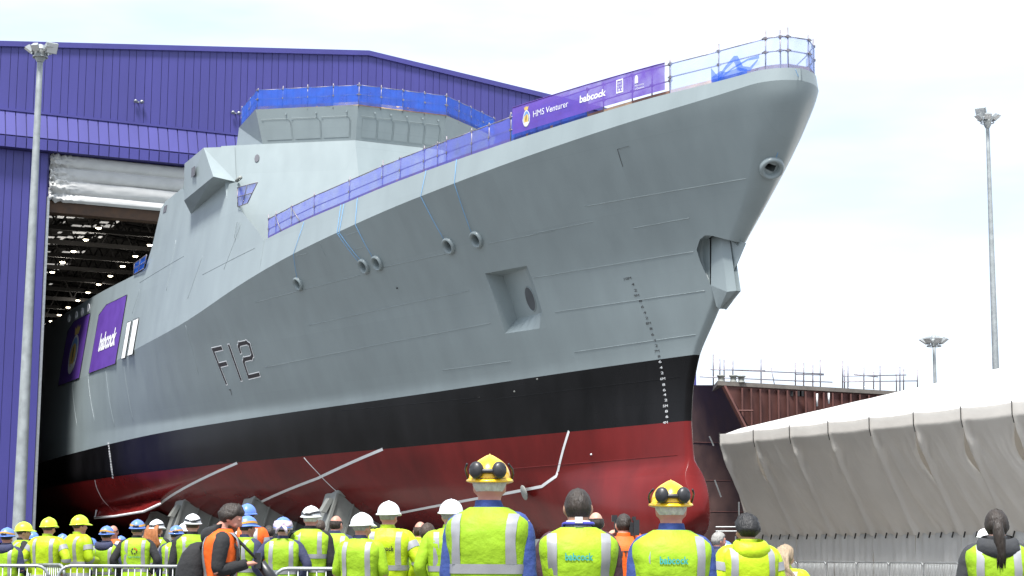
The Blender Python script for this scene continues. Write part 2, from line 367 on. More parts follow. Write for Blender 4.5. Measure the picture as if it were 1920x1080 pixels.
mh = MB(); mh.lathe((0, 0, 0), (0, 0, -1), [(.05, -.55), (.06, -.3), (.16, -.26), (.3, .0), (.29, .02)], 14); housing = mh.mesh('high_bay_housing', M_DARKM, True)
mg = MB(); mg.lathe((0, 0, 0), (0, 0, -1), [(.24, .0), (.21, .07), (.10, .11), (.005, .12)], 14); glow = mg.mesh('high_bay_glow', M_LAMP, True)
lamps = [onz(x, y, 28.3) for x, y in ((211, 403), (185, 427), (161, 449), (138, 471), (117, 491), (98, 510))]
lamps += [onz(x, y, 28.3) for x, y in ((281, 459), (254, 480), (230, 499), (207, 517), (185, 533), (165, 548), (146, 563), (128, 576), (111, 590), (96, 602), (81, 614))]
for i, (s_, u_, z_) in enumerate(lamps):
    q = S(s_, u_, z_)
    if i % 2 == 0:
        ld = bpy.data.lights.new('high_bay_light', 'POINT'); ld.energy = 110; ld.color = (1, .93, .82); ld.shadow_soft_size = .3; lo_ = bpy.data.objects.new('high_bay_light', ld); col.objects.link(lo_); lo_.location = Vector(q)-Vector((0, 0, .6)); par(lo_, hall)
    o = inst(housing, 'high_bay_lamp', hall, Matrix.Translation(Vector(q))); g_ = inst(glow, 'lamp_glow', None, Matrix.Identity(4)); g_.parent = o
# folded fabric door
def doorp(t_, v):
    z = zf-.02-v*3.0; e = math.exp(-(t_-DL)/.9)
    lob = v*3.6+.25*math.sin(t_*.5)*e
    prof = abs(math.sin(math.pi*lob))**.22
    off = -.25+.42*prof*(1 if v < .98 else .4)+.035*fbm((t_*.5, v*5, 0), 1.)
    z += -.10*math.sin(t_*.35+1)*v*(1-v)*2+.28*e*fbm((t_*4, v*14, 3), 1.); off += .5*e*fbm((t_*5, v*12, 7), 1.)
    return FW(t_+.02, z, off)
m = MB(); m.grid([[doorp(DL+25.6*(j/110)**1.5, v) for j in range(111)] for v in np.linspace(0, 1, 64)])
m.build('folded_door', M_DOORF, hall, True)
m = MB(); m.box(FW(.2, 22.72, -.7), b*12.75, a*.5, (0, 0, .36)); m.build('door_beam', M_BROWN, hall)
# floodlight on the gable, small wall lamp
def floodpair(px, py, lab):
    d = ray(px, py); q0 = FW(0, 0); tt = ((q0-C)@a)/(d@a); q = C+d*tt
    th = thing('wall_floodlight', lab, 'floodlight', q)
    mm = MB(); mm.box(q-a*.15, b*.04, a*.15, (0, 0, .035)); mm.build('bracket', M_GALV, th)
    for sg in (-1, 1):
        mm = MB(); mm.lathe(q-a*.3+b*.2*sg+np.array([0, 0, .03]), np.array([0, 0, -1.])-a*.6+b*.2*sg, [(.03, -.12), (.08, -.09), (.14, .05), (.13, .06), (.01, .04)], 12); mm.build('lamp_head', M_GALV, th, True)
floodpair(258, 193, 'twin grey floodlight fixed to the purple gable wall')
floodpair(440, 214, 'twin pale floodlight on the gable just left of the bridge netting')
# ================================================================== the warship
ship = thing('warship', 'grey warship with black and red lower hull rolling out of the purple hall', 'ship', S(20, 0, 0))
def sheer_h(s): return float(np.interp(s, [-7.2, -5, -2, 6, 12, 18, 26, 27], [.42, .5, .66, .9, 1.08, 1.26, 1.62, 1.62]))
def side_u(s, z):
    k = z_knuckle(s); return hull_u(s, k)-.13*(z-k)
def onside(px, py):
    s = 38.; z = 18.
    for i in range(200):
        s2, _, z = onu(px, py, side_u(s, z)); s += .2*(s2-s)
    return s, side_u(s, z), z
XI = [0, .01, .03, .06, .1, .16, .24, .34, .46, .6, .78, 1., 1.3, 1.7, 2.2]+list(np.arange(2.8, 46, .7))+list(np.arange(46, 76, 2))+list(np.arange(76, 133, 5))
def colpts(zfun, flip=1):
    row = []
    for xi in XI:
        s = xi-3.
        for i in range(6): z = zfun(s); s = stem(min(max(z, 1.7), 18.4))+xi
        row.append((s, hull_u(s, z), z))
    return row
def hull_part(name, zlo, zhi, n, mt, pw=1.):
    rows = []
    for k in range(n+1):
        w_ = (k/n)**pw
        rows.append(colpts(lambda s: zlo(s)+(zhi(s)-zlo(s))*w_))
    m = MB()
    m.grid([[S(*p) for p in r] for r in rows])
    m.grid([[S(p[0], -p[1], p[2]) for p in r] for r in rows], flip=True)
    # transom
    m.grid([[S(r[-1][0], q*r[-1][1], r[-1][2]) for q in (1, .5, 0, -.5, -1)] for r in rows])
    me = m.mesh(name, mt, True)
    bm = bmesh.new(); bm.from_mesh(me); bmesh.ops.remove_doubles(bm, verts=bm.verts, dist=.0008); bmesh.ops.recalc_face_normals(bm, faces=bm.faces)
    return me, bm
def planes_cut(bm, poly, side=1):
    """cut a polygon given in (s, z) through the shell along the beam, on one side (or both: side 0)"""
    cs = np.mean(poly, axis=0); rad = max(np.linalg.norm(np.array(p)-cs) for p in poly)+1.
    n = len(poly)
    ar = sum(poly[i][0]*poly[(i+1) % n][1]-poly[(i+1) % n][0]*poly[i][1] for i in range(n))
    if ar < 0: poly = poly[::-1]
    def near(f):
        s, u, z = inv(np.array(f.calc_center_median())); return (u*side >= -.02 if side else True) and math.hypot(s-cs[0], z-cs[1]) < rad
    for i in range(n):
        p, q = poly[i], poly[(i+1) % n]
        fs = [f for f in bm.faces if near(f)]
        geom = list(set(fs) | {e for f in fs for e in f.edges} | {v for f in fs for v in f.verts})
        nn = a*(q[1]-p[1])+np.array([0, 0, -(q[0]-p[0])])
        bmesh.ops.bisect_plane(bm, geom=geom, dist=1e-5, plane_co=Vector(S(p[0], 0, p[1])), plane_no=Vector(nn).normalized())
    kill = []
    for f in bm.faces:
        if near(f):
            s, u, z = inv(np.array(f.calc_center_median()))
            if all((poly[(i+1) % n][0]-poly[i][0])*(z-poly[i][1])-(poly[(i+1) % n][1]-poly[i][1])*(s-poly[i][0]) > -1e-4 for i in range(n)): kill.append(f)
    bmesh.ops.delete(bm, geom=kill, context='FACES')
def hull_n(s, z, e=.05):
    p = S(s, hull_u(s, z), z); p1 = S(s+e, hull_u(s+e, z), z); p2 = S(s, hull_u(s, z+e), z+e)
    n = np.cross(p1-p, p2-p); n /= np.linalg.norm(n)
    if n@(-b) < 0: n = -n
    return n
me, bm = hull_part('underwater_hull', lambda s: ZK0, z_red, 22, M_RED, 1.3); bm.to_mesh(me); bm.free(); inst(me, 'underwater_hull', ship)
me, bm = hull_part('boot_topping', z_red, z_black, 8, M_BLACK); bm.to_mesh(me); bm.free(); inst(me, 'boot_topping', ship)
me, bm = hull_part('hull_topside', z_black, z_knuckle, 34, M_GREY)
FAIR = [(560, 532, .34), (683, 499, .36), (708, 493, .36), (842, 461, .37), (894, 449, .37), (1447, 315, .43)]
fair = []
for x, y, r in FAIR:
    s, u, z = hull_hit(x, y); n = hull_n(s, z); fair.append((s, u, z, r, n))
    ob = abs(n@b)/max(.3, math.hypot(n@a, n@b)); planes_cut(bm, [(s+r*.66*ob*math.cos(q*math.pi/6), z+r*.66*max(.5, math.hypot(n[0], n[1]))*math.sin(q*math.pi/6)) for q in range(12)])
PK = [hull_hit(*p) for p in ((905, 512), (983, 498), (1028, 610), (950, 625))]
ps0 = (PK[1][0]+PK[2][0])/2; ps1 = (PK[0][0]+PK[3][0])/2; pz1 = 12.6; pz0 = 10.2
planes_cut(bm, [(ps0, pz0), (ps1, pz0), (ps1, pz1), (ps0, pz1)])
# anchor niche at the stem, both sides
EP = [(1370, 451), (1335, 442), (1322, 441), (1312, 449), (1306, 468), (1313, 490), (1322, 511), (1332, 534)]
EH = [hull_hit(*e) for e in EP]; EH = [(stem(12.06)+.002, .0, 12.06)]+EH
planes_cut(bm, [(-4., EH[1][2]-(EH[1][0]+4)*.5)]+[(e[0], e[2]) for e in EH[1:]]+[(-4., EH[-1][2]+.02)], 0)
bm.to_mesh(me); bm.free(); inst(me, 'hull_topside', ship)
def shipmesh(name, polys, mt, parent=ship, smooth=False, recalc=True):
    m = MB()
    for p in polys: m.poly([S(*q) for q in p])
    return m.build(name, mt, parent, smooth, recalc)
# --- pocket in the side with its round hole
def hp(s, z, d=0.): return (s, hull_u(s, z)-d, z)
def edgeline(p, q, n=6): return [(p[0]+(q[0]-p[0])*i/n, p[1]+(q[1]-p[1])*i/n) for i in range(n+1)]
zi1, zi0 = pz1-.05, pz0+.62
ub = hull_u(ps0, pz1)-.62                 # inner face: an upright plate
def inner(s, z): return (s, hull_u(ps0, z)-.10*min(1, (s-ps0)/.4)-.02, z)
m = MB()
m.grid([[S(*hp(s, pz1)) for s, _ in edgeline((ps0, 0), (ps1, 0))], [S(*inner(s+(ps1-ps0)*.0, zi1)) for s, _ in edgeline((ps0+.02, 0), (ps1-.06, 0))]])
m.grid([[S(*inner(s, z)) for s, _ in edgeline((ps0+.02, 0), (ps1-.06, 0), 16)] for z in np.linspace(zi1, zi0, 14)])
m.grid([[S(*inner(s, zi0)) for s, _ in edgeline((ps0+.02, 0), (ps1-.06, 0))], [S(*hp(s, pz0)) for s, _ in edgeline((ps0, 0), (ps1, 0))]])
zz_ = list(zip(np.linspace(pz1, pz0, 15), np.linspace(zi1, zi0, 15)))
m.build('side_recess', M_GREY, ship, recalc=False); m = MB()
m.grid([[S(*hp(ps1, z))*(1-q)+S(*inner(ps1-.06, z2))*q for z, z2 in zz_] for q in np.linspace(0, 1, 8)]); m.build('side_recess', M_GREY, ship, True); m = MB()
m.grid([[S(*hp(ps0, z)) for z in np.linspace(pz1, pz0, 9)], [S(*inner(ps0+.02, z)) for z in np.linspace(zi1, zi0, 9)]])
m.build('side_recess', M_GREY, ship, recalc=False)
hz = 11.42; hs = onu(992, 562, hull_u(ps0, hz)-.05)[0]
def hring(f, l_): return [S(*inner(hs+.37*f*math.cos(q*math.pi/14), hz+.47*f*math.sin(q*math.pi/14)))-b*l_ for q in range(28)]
m = MB(); m.grid([hring(1.06, .005), hring(1.05, .035), hring(1.0, .035), hring(.97, .008)], cv=True); m.build('hole_rim', M_GREY, ship, True)
m = MB(); m.grid([hring(.985, .014), hring(.5, .013), hring(.01, .013)], cv=True); m.build('hawse_hole_disc', mat('hole_shade_grey', (.06, .065, .07), .7, var=.2), ship, True)  # flat disc, nothing cut; the hole's inner shade is put into its colour
# --- fairleads
for s, u, z, r, n in fair:
    c_ = S(s, u, z); m = MB()
    prof = [(r*.98, -.10), (r*1.0, .03), (r*.94, .11), (r*.82, .15), (r*.68, .12), (r*.56, .02), (r*.50, -.16), (r*.48, -.55)]
    m.lathe(c_, n, prof, 24); fo = m.build('fairlead', M_GREY, ship, True)
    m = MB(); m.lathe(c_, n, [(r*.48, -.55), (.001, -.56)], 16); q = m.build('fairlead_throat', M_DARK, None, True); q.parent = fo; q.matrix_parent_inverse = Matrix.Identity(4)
# --- anchor niche lining and bolster
for sg in (1, -1):
    m = MB()
    wall = []
    for k, (x, y) in enumerate(EP[1:]):
        e = EH[k+2]; i_ = onu(1334 if y > 445 else 1338, max(y, 447), .28); w0 = S(e[0], sg*e[1], e[2]); w1 = S(i_[0]+.1, sg*i_[1], i_[2])
        wall.append([w0*(1-q)+w1*q+(a*.40+b*sg*.10)*math.sin(math.pi*q)*(1 if y < 500 else (.6 if y < 520 else .02)) for q in (0, .25, .5, .75, 1)])
    m.grid(wall); m.build('anchor_niche', M_GREY, ship, True)
m = MB(); m.grid([[S(e[0], q*e[1], e[2]+.002) for q in (1, .5, 0, -.5, -1)] for e in EH[:4]]); m.build('niche_roof', M_GREY, ship)
def facet(c, name, n1=8, n2=4):
    """smooth four-cornered plate; corners (px, py, u)"""
    for sg in (1, -1):
        q = [np.array(S(s, sg*u, z)) for s, u, z in (onu(*k) for k in c)]; m = MB()
        m.grid([[(q[0]*(1-x)+q[1]*x)*(1-y)+(q[3]*(1-x)+q[2]*x)*y for x in np.linspace(0, 1, n2)] for y in np.linspace(0, 1, n1)]); m.build(name, M_GREY, ship, True)
facet([(1334, 440, .30), (1352, 443, .22), (1363, 547, .26), (1333, 535, .345)], 'bolster_plate')
facet([(1352, 443, .22), (1368, 447, .07), (1381, 545, .09), (1363, 547, .26)], 'bolster_plate')
facet([(1333, 535, .345), (1363, 547, .26), (1349, 580, .14), (1343, 574, .22)], 'bolster_foot')
facet([(1363, 547, .26), (1381, 545, .09), (1351, 579, .08), (1349, 580, .14)], 'bolster_foot')
facet([(1368, 447, .07), (1368, 447, -.07), (1381, 545, -.09), (1381, 545, .09)], 'bolster_nose')
facet([(1381, 545, .09), (1381, 545, -.09), (1351, 579, -.08), (1351, 579, .08)], 'bolster_nose')
facet([(1364, 440, .04), (1398, 456, .01), (1376, 508, .01), (1366, 512, .04)], 'stem_plate')
# --- bulwark (light strip above the knuckle)
BS = [-7.062+q for q in (0, .004, .015, .035, .07, .12, .19, .28, .4, .55, .75, 1., 1.35, 1.8, 2.4, 3.1)]+list(np.arange(-3.4, 26.1, .8))+[26.04]
def bul(s, w_, ins=0.):
    z0 = z_knuckle(s); z = z0+sheer_h(s)*w_; return (s, max(0, hull_u(s, z0)-.13*(z-z0)-ins-.02*w_), z)
m = MB(); m2 = MB()
for sg in (1, -1):
    rows = [[S(q[0], sg*q[1], q[2]) for q in (bul(s, w_) for s in BS)] for w_ in (0, .5, 1)]
    m.grid(rows, flip=sg < 0)
    m2.grid([rows[-1], [S(q[0], sg*q[1], q[2]) for q in (bul(s, 1, .09) for s in BS)], [S(q[0], sg*max(0, q[1]-.05), q[2]+.03) for q in (bul(s, 0, .09) for s in BS)]], flip=sg < 0)
m.build('bulwark', M_GREY, ship, True); m2.build('bulwark_lining', M_GREY, ship)
# decks
m = MB()
m.grid([[S(q[0], k*max(0, q[1]-.12), q[2]+.04) for k in (1, .5, 0, -.5, -1)] for q in (bul(s, 0) for s in BS)]); m.build('foredeck', M_GREY, ship)
# --- superstructure sides
p_w, p_in, p_bot = onside(447, 388), onside(443, 341), onside(358, 401)
TOPS = [(26.04, 16.2), (27.5, 17.05), (29, 17.85), (p_w[0], p_w[2]), (p_w[0]+.06, 19.3), (p_in[0], p_in[2]), (32.7, 20.15), (33.5, 22.2), (34, 22.3), (37, 22.3), (39.85, 22.3), (39.9, 21.4), (41.5, 21.25), (43.3, 21.1), (44.0, 20.8), (44.5, 18.7), (45.2, 17.5), (46, 17.42), (50, 17.42), (55, 17.45), (60, 17.4), (66, 17.35), (74, 17.3), (90, 17.3), (120, 17.2)]
# openings in the side: two big bays and two slots (covered by banners)
OPEN = [(48.3, 54.7, 12.25, 16.15), (57.3, 63.6, 12.25, 16.2), (44.7, 45.75, 12.45, 14.5), (46.2, 47.2, 12.45, 14.55)]
zs_rows = 14
m = MB()
for sg in (1, -1):
    ss = []
    for i in range(len(TOPS)-1):
        n_ = max(1, int((TOPS[i+1][0]-TOPS[i][0])/1.2)); ss += [TOPS[i][0]+(TOPS[i+1][0]-TOPS[i][0])*k/n_ for k in range(n_)]
    ss.append(TOPS[-1][0])
    rows = []
    for w_ in np.linspace(0, 1, zs_rows):
        rr_ = []
        for s in ss:
            zt = float(np.interp(s, [t_[0] for t_ in TOPS], [t_[1] for t_ in TOPS])); z0 = z_knuckle(s); z = z0+(zt-z0)*w_
            rr_.append(S(s, sg*side_u(s, z), z))
        rows.append(rr_)
    m.grid(rows, flip=sg < 0)
me = m.mesh('superstructure_side', M_GREY, True); inst(me, 'superstructure_side', ship)
m = MB()
def sidep(s, z, d=0., sg=1): return S(s, sg*(side_u(s, z)-d), z)
m.grid([[sidep(s, zt-.03, .02), sidep(s, zt-.03, .02, -1)] for s, zt in TOPS[9:]]); m.build('deck', M_GREY, ship)
# --- superstructure front (three facets, raked), upper deck, bridge
ZB = 22.3
fr = [(28.85, 2.45), (31.95, 6.55), (33.3, 8.2)]
rk = .30
def frp(i, z, sg=1, zz=ZB):
    s, u = fr[i]; return (s-rk*(ZB-z), sg*u, z)
zl = 16.0
fb = (fr[0][0]-rk*(ZB-zl), 2.45), (fr[2][0]-rk*(ZB-zl)-.2, 8.0)
polys = [[frp(0, ZB), frp(0, ZB, -1), (fb[0][0], -fb[0][1], zl), (fb[0][0], fb[0][1], zl)]]
for sg in (1, -1):
    polys.append([frp(0, ZB, sg), frp(1, ZB, sg), frp(2, ZB, sg), (fb[1][0], sg*fb[1][1], zl), (fb[0][0], sg*fb[0][1], zl)])
for p in polys: shipmesh('superstructure_front', [p], M_GREY)
up = [frp(0, ZB-.01), frp(1, ZB-.01), frp(2, ZB-.01), (39.9, 8.2, ZB-.01), (39.9, -8.2, ZB-.01), frp(2, ZB-.01, -1), frp(1, ZB-.01, -1), frp(0, ZB-.01, -1)]
shipmesh('bridge_deck', [up], M_GREY)
shipmesh('superstructure_aft', [[(39.9, 8.2, ZB), (39.9, -8.2, ZB), (39.9, -8.4, 21.2), (39.9, 8.4, 21.2)]], M_GREY)
# bridge: outward-leaning window band, plain sides
ZT = ZB+1.77
bb = [(28.87, 2.4), (31.9, 6.4), (36.0, 6.65)]; bt = [(28.75, 2.35), (32.4, 6.5), (36.0, 6.45)]
def B_(i, sg): return (bb[i][0], sg*bb[i][1], ZB+.012)
def T_(i, sg): return (bt[i][0]-(.28 if i < 2 else 0), sg*(bt[i][1]+(.12 if i < 2 else 0)), ZT)
def T1p(sg):
    p0, p1, p2 = [np.array(v) for v in (B_(0, sg), B_(1, sg), T_(0, sg))]; n_ = np.cross(p1-p0, p2-p0); t1 = np.array((bt[1][0]-.28, sg*(bt[1][1]+.12), ZT))
    ax = np.array([n_[0], n_[1], 0]); return tuple(t1-ax*(((t1-p0)@n_)/(ax@n_)))
_T0 = T_
def T_(i, sg): return T1p(sg) if i == 1 else _T0(i, sg)
bfac = [[B_(0, 1), B_(0, -1), T_(0, -1), T_(0, 1)], [B_(0, 1), T_(0, 1), T_(1, 1), B_(1, 1)], [B_(0, -1), T_(0, -1), T_(1, -1), B_(1, -1)]]
for p in bfac: shipmesh('bridge_window_band', [p], M_GREY)
for sg in (1, -1): shipmesh('bridge_side', [[B_(1, sg), T_(1, sg), T_(2, sg), (bb[2][0], sg*bb[2][1], ZB+.012)]], M_GREY)
shipmesh('bridge_roof', [[T_(0, 1), T_(1, 1), T_(2, 1), T_(2, -1), T_(1, -1), T_(0, -1)]], M_GREY)
shipmesh('bridge_aft', [[T_(2, 1), T_(2, -1), (36.0, -6.65, ZB), (36.0, 6.65, ZB)]], M_GREY)
# window plates on the band: seams that frame each covered window
def bil(q, x, y):
    q = [S(*p) for p in q]; return (q[0]*(1-x)+q[1]*x)*(1-y)+(q[3]*(1-x)+q[2]*x)*y
for fi, q in enumerate(([B_(1, 1), B_(0, 1), T_(0, 1), T_(1, 1)], [B_(0, 1), B_(0, -1), T_(0, -1), T_(0, 1)])):
    nn = np.cross(S(*q[1])-S(*q[0]), S(*q[3])-S(*q[0])); nn /= np.linalg.norm(nn)
    if nn@a > 0: nn = -nn
    nw = 3 if fi == 0 else 5
    for k in range(nw):
        x0, x1 = .06+k*.9/nw, .06+(k+.88)*.9/nw
        c4 = [bil(q, x0, .1), bil(q, x1, .1), bil(q, x1, .66), bil(q, x0, .66)]
        m = MB(); m.prism([p+nn*.004 for p in c4], nn*.012); m.build('window_cover', M_GREY, ship)
        m = MB(); e0 = bil(q, x0-.02, .70)+nn*.03; e1 = bil(q, x1-.02, .70)+nn*.03; e2 = bil(q, x1+.01, .60)+nn*.03; m.tube([e0, e1, e2, bil(q, x1+.01, .1)+nn*.03], .011, 5); m.build('window_gutter', M_GREY, ship)
        m = MB(); m.box(bil(q, x1-.03, .83)+nn*.03, nn*.05, b*.04, (0, 0, .04)); m.build('window_lug', M_GREY, ship)
# --- bridge wing
q_ = [S(*frp(0, ZB)), S(*frp(1, ZB)), S(*(fb[0][0], fb[0][1], zl))]
nf = np.cross(q_[1]-q_[0], q_[2]-q_[0]); nf /= np.linalg.norm(nf); nf = nf if nf@a < 0 else -nf
def on_facet(px, py, n=nf, q0=q_[0]):
    d = ray(px, py); return C+d*(((q0-C)@n)/(d@n))
TFp, LFp, IN = [inv(on_facet(*c)) for c in ((382, 277), (400, 331), (443, 341))]
uo = TFp[1]; TBp = onu(346, 307, uo); LFp = onu(400, 331, 8.82); LBp = onu(345, 376, 9.06); BT = (p_bot[0], p_bot[1], p_bot[2])
tin = inv(on_facet(440, 275))
wing = [[TFp, TBp, LBp, LFp], [LFp, LBp, BT, IN], [TFp, LFp, IN, tin], [TBp, LBp, BT, (TBp[0]+1.5, 8.1, TBp[2])], [TFp, TBp, (TBp[0]+1.5, 8.1, TBp[2]), tin]]
shipmesh('bridge_wing', wing, M_GREY)
shipmesh('bridge_wing', [[(s, -u, z) for s, u, z in p] for p in wing], M_GREY)
m = MB(); m.tube([S(*IN)-a*.1+np.array([0, 0, .05]), S(*IN)-a*.9-b*.05+np.array([0, 0, .05])], .1, 10); m.build('fender_tube', M_STEEL, ship, True)
def on_front(px, py, z=21.4):
    return onz(px, py, z)
# small side details
def patch_on_side(px, py, ws, hz, name, mt, d=.02):
    s, u, z = onside(px, py); m = MB(); m.prism([sidep(s-ws, z-hz, -.004), sidep(s+ws, z-hz, -.004), sidep(s+ws, z+hz, -.004), sidep(s-ws, z+hz, -.004)], -b*d); return m.build(name, mt, ship)
M_SLOT = mat('slot_dark_grey', (.10, .10, .115), .7, var=.2)  # even dark grey of the vent, hatch and oval port plates
patch_on_side(310, 392, .28, .2, 'side_vent', M_SLOT)
s, u, z = onu(363, 322, 9.1); m = MB(); m.prism([S(s-.3, 9.11, z-.25), S(s+.35, 9.11, z-.25), S(s+.35, 9.11, z+.25), S(s-.3, 9.11, z+.25)], -b*.02); m.build('wing_hatch', M_SLOT, ship)
m = MB(); s, u, z = onside(445, 432); m.tube([sidep(s, z-.4, -.03), sidep(s, z-.4, -.1), sidep(s, z+.4, -.1), sidep(s, z+.4, -.03)], .02, 6); m.build('grab_handle', M_GREY, ship)
# oval port in the front facet
q = q_
pc = on_facet(482, 297); m = MB(); tx = (q[1]-q[0])/np.linalg.norm(q[1]-q[0]); ty = np.cross(nf, tx)
m.prism([pc+nf*.004+tx*.13*math.cos(k*math.pi/8)+ty*.22*math.sin(k*math.pi/8) for k in range(16)], nf*.03); m.build('oval_port', M_SLOT, ship)
# --- side bays, white slot covers handled as banners below; row of scuttles aft
for px, py in ((160, 573+18), (152, 582+12), (168, 570+8), (147, 599)):
    pass
m_ring = None
for px, py in ((130, 596), (144, 590), (155, 584), (167, 576)):
    s, u, z = onside(px, py+2); m = MB(); m.lathe(sidep(s, z, -.01), -b, [(.30, 0), (.30, .05), (.22, .05), (.2, .01), (.001, .01)], 14); m.build('scuttle', M_WHITE, ship, True)
# --- stripes of weld seam
SEAM = [((1097, 387), (1417, 333)), ((1000, 438), (1111, 416)), ((1187, 428), (1292, 409)), ((1000, 521), (1300, 472)), ((1041, 585), (1322, 545)), ((1077, 660), (1322, 626)),
        ((915, 457), (1040, 432)), ((719, 501), (835, 476)), ((480, 567), (676, 516)), ((579, 610), (880, 545)), ((497, 689), (920, 606)), ((830, 694), (958, 677)), ((866, 756), (1294, 705)),
        ((955, 879), (1296, 852)), ((650, 441), (672, 434)), ((656, 470), (680, 464)), ((556, 480), (576, 475)), ((1160, 280), (1182, 274)), ((640, 770), (900, 745)), ((150, 640), (440, 545))]
def hull_line(p0, p1, n=14, lift=.0):
    h0, h1 = hull_hit(*p0), hull_hit(*p1); out_ = []
    for i in range(n+1):
        t_ = i/n; s = h0[0]+(h1[0]-h0[0])*t_; z = h0[2]+(h1[2]-h0[2])*t_
        out_.append(S(s, hull_u(s, z), z)+hull_n(s, z)*lift)
    return out_
for i, (p0, p1) in enumerate(SEAM[:-1]):
    mt = M_GREY if i < 12 or 14 <= i < 18 else (M_RED if i == 13 else M_BLACK)
    m = MB(); m.tube(hull_line(p0, p1, 20), .015, 6); m.build('weld_seam', mt, ship, True)
for p0, p1 in (((135, 712), (145, 800)), ((165, 705), (178, 790)), ((198, 692), (215, 800)), ((348, 610), (372, 700)), ((232, 684), (250, 790)), ((600, 455), (610, 480))):
    m = MB(); m.tube(hull_line(p0, p1, 10), .010, 5); m.build('weld_seam', M_GREY, ship, True)
for (x0, y0), (x1, y1) in (((452, 420), (420, 505)), ((330, 450), (312, 545)), ((262, 543), (248, 588)), ((345, 480), (262, 530)), ((478, 465), (380, 515)), ((380, 480), (352, 560))):
    pa, pb = onside(x0, y0), onside(x1, y1); m = MB()
    m.tube([sidep(pa[0]+(pb[0]-pa[0])*k/10, pa[2]+(pb[2]-pa[2])*k/10) for k in range(11)], .014, 5); m.build('weld_seam', M_GREY, ship, True)
# --- white tape on the red
def strip_on_hull(pix, wd, name, mt, lift=.012, parent=ship):
    hs_ = []
    for i in range(len(pix)-1):
        h0, h1 = hull_hit(*pix[i]), hull_hit(*pix[i+1])
        hs_ += [(h0[0]+(h1[0]-h0[0])*k/10, h0[2]+(h1[2]-h0[2])*k/10) for k in range(10 if i < len(pix)-2 else 11)]
    P_3 = [S(s, hull_u(s, z), z) for s, z in hs_]; N_ = [hull_n(s, z) for s, z in hs_]; rows = [[], [], [], []]
    for i in range(len(P_3)):
        t_ = P_3[min(i+1, len(P_3)-1)]-P_3[max(i-1, 0)]; t_ /= np.linalg.norm(t_); e = np.cross(N_[i], t_)
        for r_, (w_, l_) in enumerate(((-1, -.01), (-1, lift), (1, lift), (1, -.01))): rows[r_].append(P_3[i]+e*wd*w_+N_[i]*l_)
    m = MB(); m.grid(rows); return m.build(name, mt, parent)
strip_on_hull([(445, 868), (300, 945)], .065, 'white_stripe', M_WHITE)
strip_on_hull([(718, 842), (595, 897), (482, 945)], .065, 'white_stripe', M_WHITE)
strip_on_hull([(1067, 808), (1043, 893), (1016, 912), (955, 924), (870, 939), (745, 963)], .058, 'white_stripe', M_WHITE)
strip_on_hull([(570, 858), (595, 885), (632, 922)], .022, 'white_stripe', M_WHITE)
strip_on_hull([(178, 900), (186, 925), (205, 950)], .022, 'white_stripe', M_WHITE)
# bilge keel fin with white edge
fin = [(300, 945), (285, 952), (270, 959), (245, 963), (215, 968), (178, 971), (181, 957)]
fp = [onu(x, y, 8.6) for x, y in fin]
root_ = [hull_hit(x, y) for x, y in ((302, 936), (283, 938), (262, 942), (238, 946), (212, 948), (185, 950))]
m = MB(); m.grid([[S(*p) for p in fp[:6]], [S(p[0], p[1]-.0, p[2]) for p in root_]]); m.build('bilge_keel', M_RED, ship, recalc=False)
m = MB(); m.tube([S(*p) for p in fp], .07, 6); m.build('white_stripe', M_WHITE, ship, True)
h = hull_hit(990, 921); m = MB(); nn = hull_n(h[0], h[2]); ctr = S(*h)+nn*.2
m.lathe(ctr, np.array([.93, .3, .30]), [(.001, -.03), (.30, -.03), (.32, 0), (.30, .03), (.001, .03)], 20); m.build('anode_disc', M_STEEL, ship, True)
for x, y, mt in ((1109, 852, M_WHITE), (745, 540, M_DARK), (965, 734, M_STEEL), (1008, 711, M_STEEL)):
    h = hull_hit(x, y); nn = hull_n(h[0], h[2]); m = MB(); m.lathe(S(*h), nn, [(.035, -.02), (.035, .04), (.001, .05)], 10); m.build('hull_fitting', mt, ship, True)
# --- pennant number
def hullmap(c0, c1, c2, c3, lift):
    """corners TL TR BR BL in picture -> (s,z) patch on the shell"""
    H = [hull_hit(*c) for c in (c0, c1, c2, c3)]
    def fn(x, y):
        s = (H[3][0]*(1-x)+H[2][0]*x)*(1-y)+(H[0][0]*(1-x)+H[1][0]*x)*y
        z = (H[3][2]*(1-x)+H[2][2]*x)*(1-y)+(H[0][2]*(1-x)+H[1][2]*x)*y
        return S(s, hull_u(s, z), z)+hull_n(s, z)*lift
    return fn
def stroke(fn, pts, wd, W_, H_, name, mt, par_, ext=True):
    """constant-width stroke (metres) built of flat pieces in the unit plane of size W_ x H_"""
    m = MB()
    for i in range(len(pts)-1):
        p, q = np.array(pts[i])*(W_, H_), np.array(pts[i+1])*(W_, H_); d = (q-p)/np.linalg.norm(q-p); o_ = np.array([-d[1], d[0]])*wd/2
        if ext: p, q = p-d*wd/2, q+d*wd/2
        m.grid([[fn(*((p*(1-k/5)+q*(k/5)+e*o_)/(W_, H_))) for k in range(6)] for e in (-1, 1)])
    return m.build(name, mt, par_)
M_WHITE2 = mat('marking_white', (.85, .85, .85), .5, var=.03)
fnW, fnB = (hullmap((400, 656), (468, 641), (486, 702), (424, 717), l_) for l_ in (.014, .026))
ST = {'F': [[(0, 0), (0, 1)], [(0, 1), (.24, 1)], [(0, .53), (.22, .53)]], '1': [[(.46, 0), (.46, 1)]],
      '2': [[(.70, .78), (.70, .92), (.74, 1), (.93, 1), (.98, .92), (.98, .60), (.93, .53), (.74, .53), (.70, .45), (.70, 0), (1., 0)]]}
for ch in 'F12':
    for pl in ST[ch]: stroke(fnW, pl, .30, 5., 1.75, 'pennant_number_edge', M_WHITE2, ship)
    for pl in ST[ch]: stroke(fnB, pl, .20, 5., 1.75, 'pennant_number', M_MARKBLK, ship)
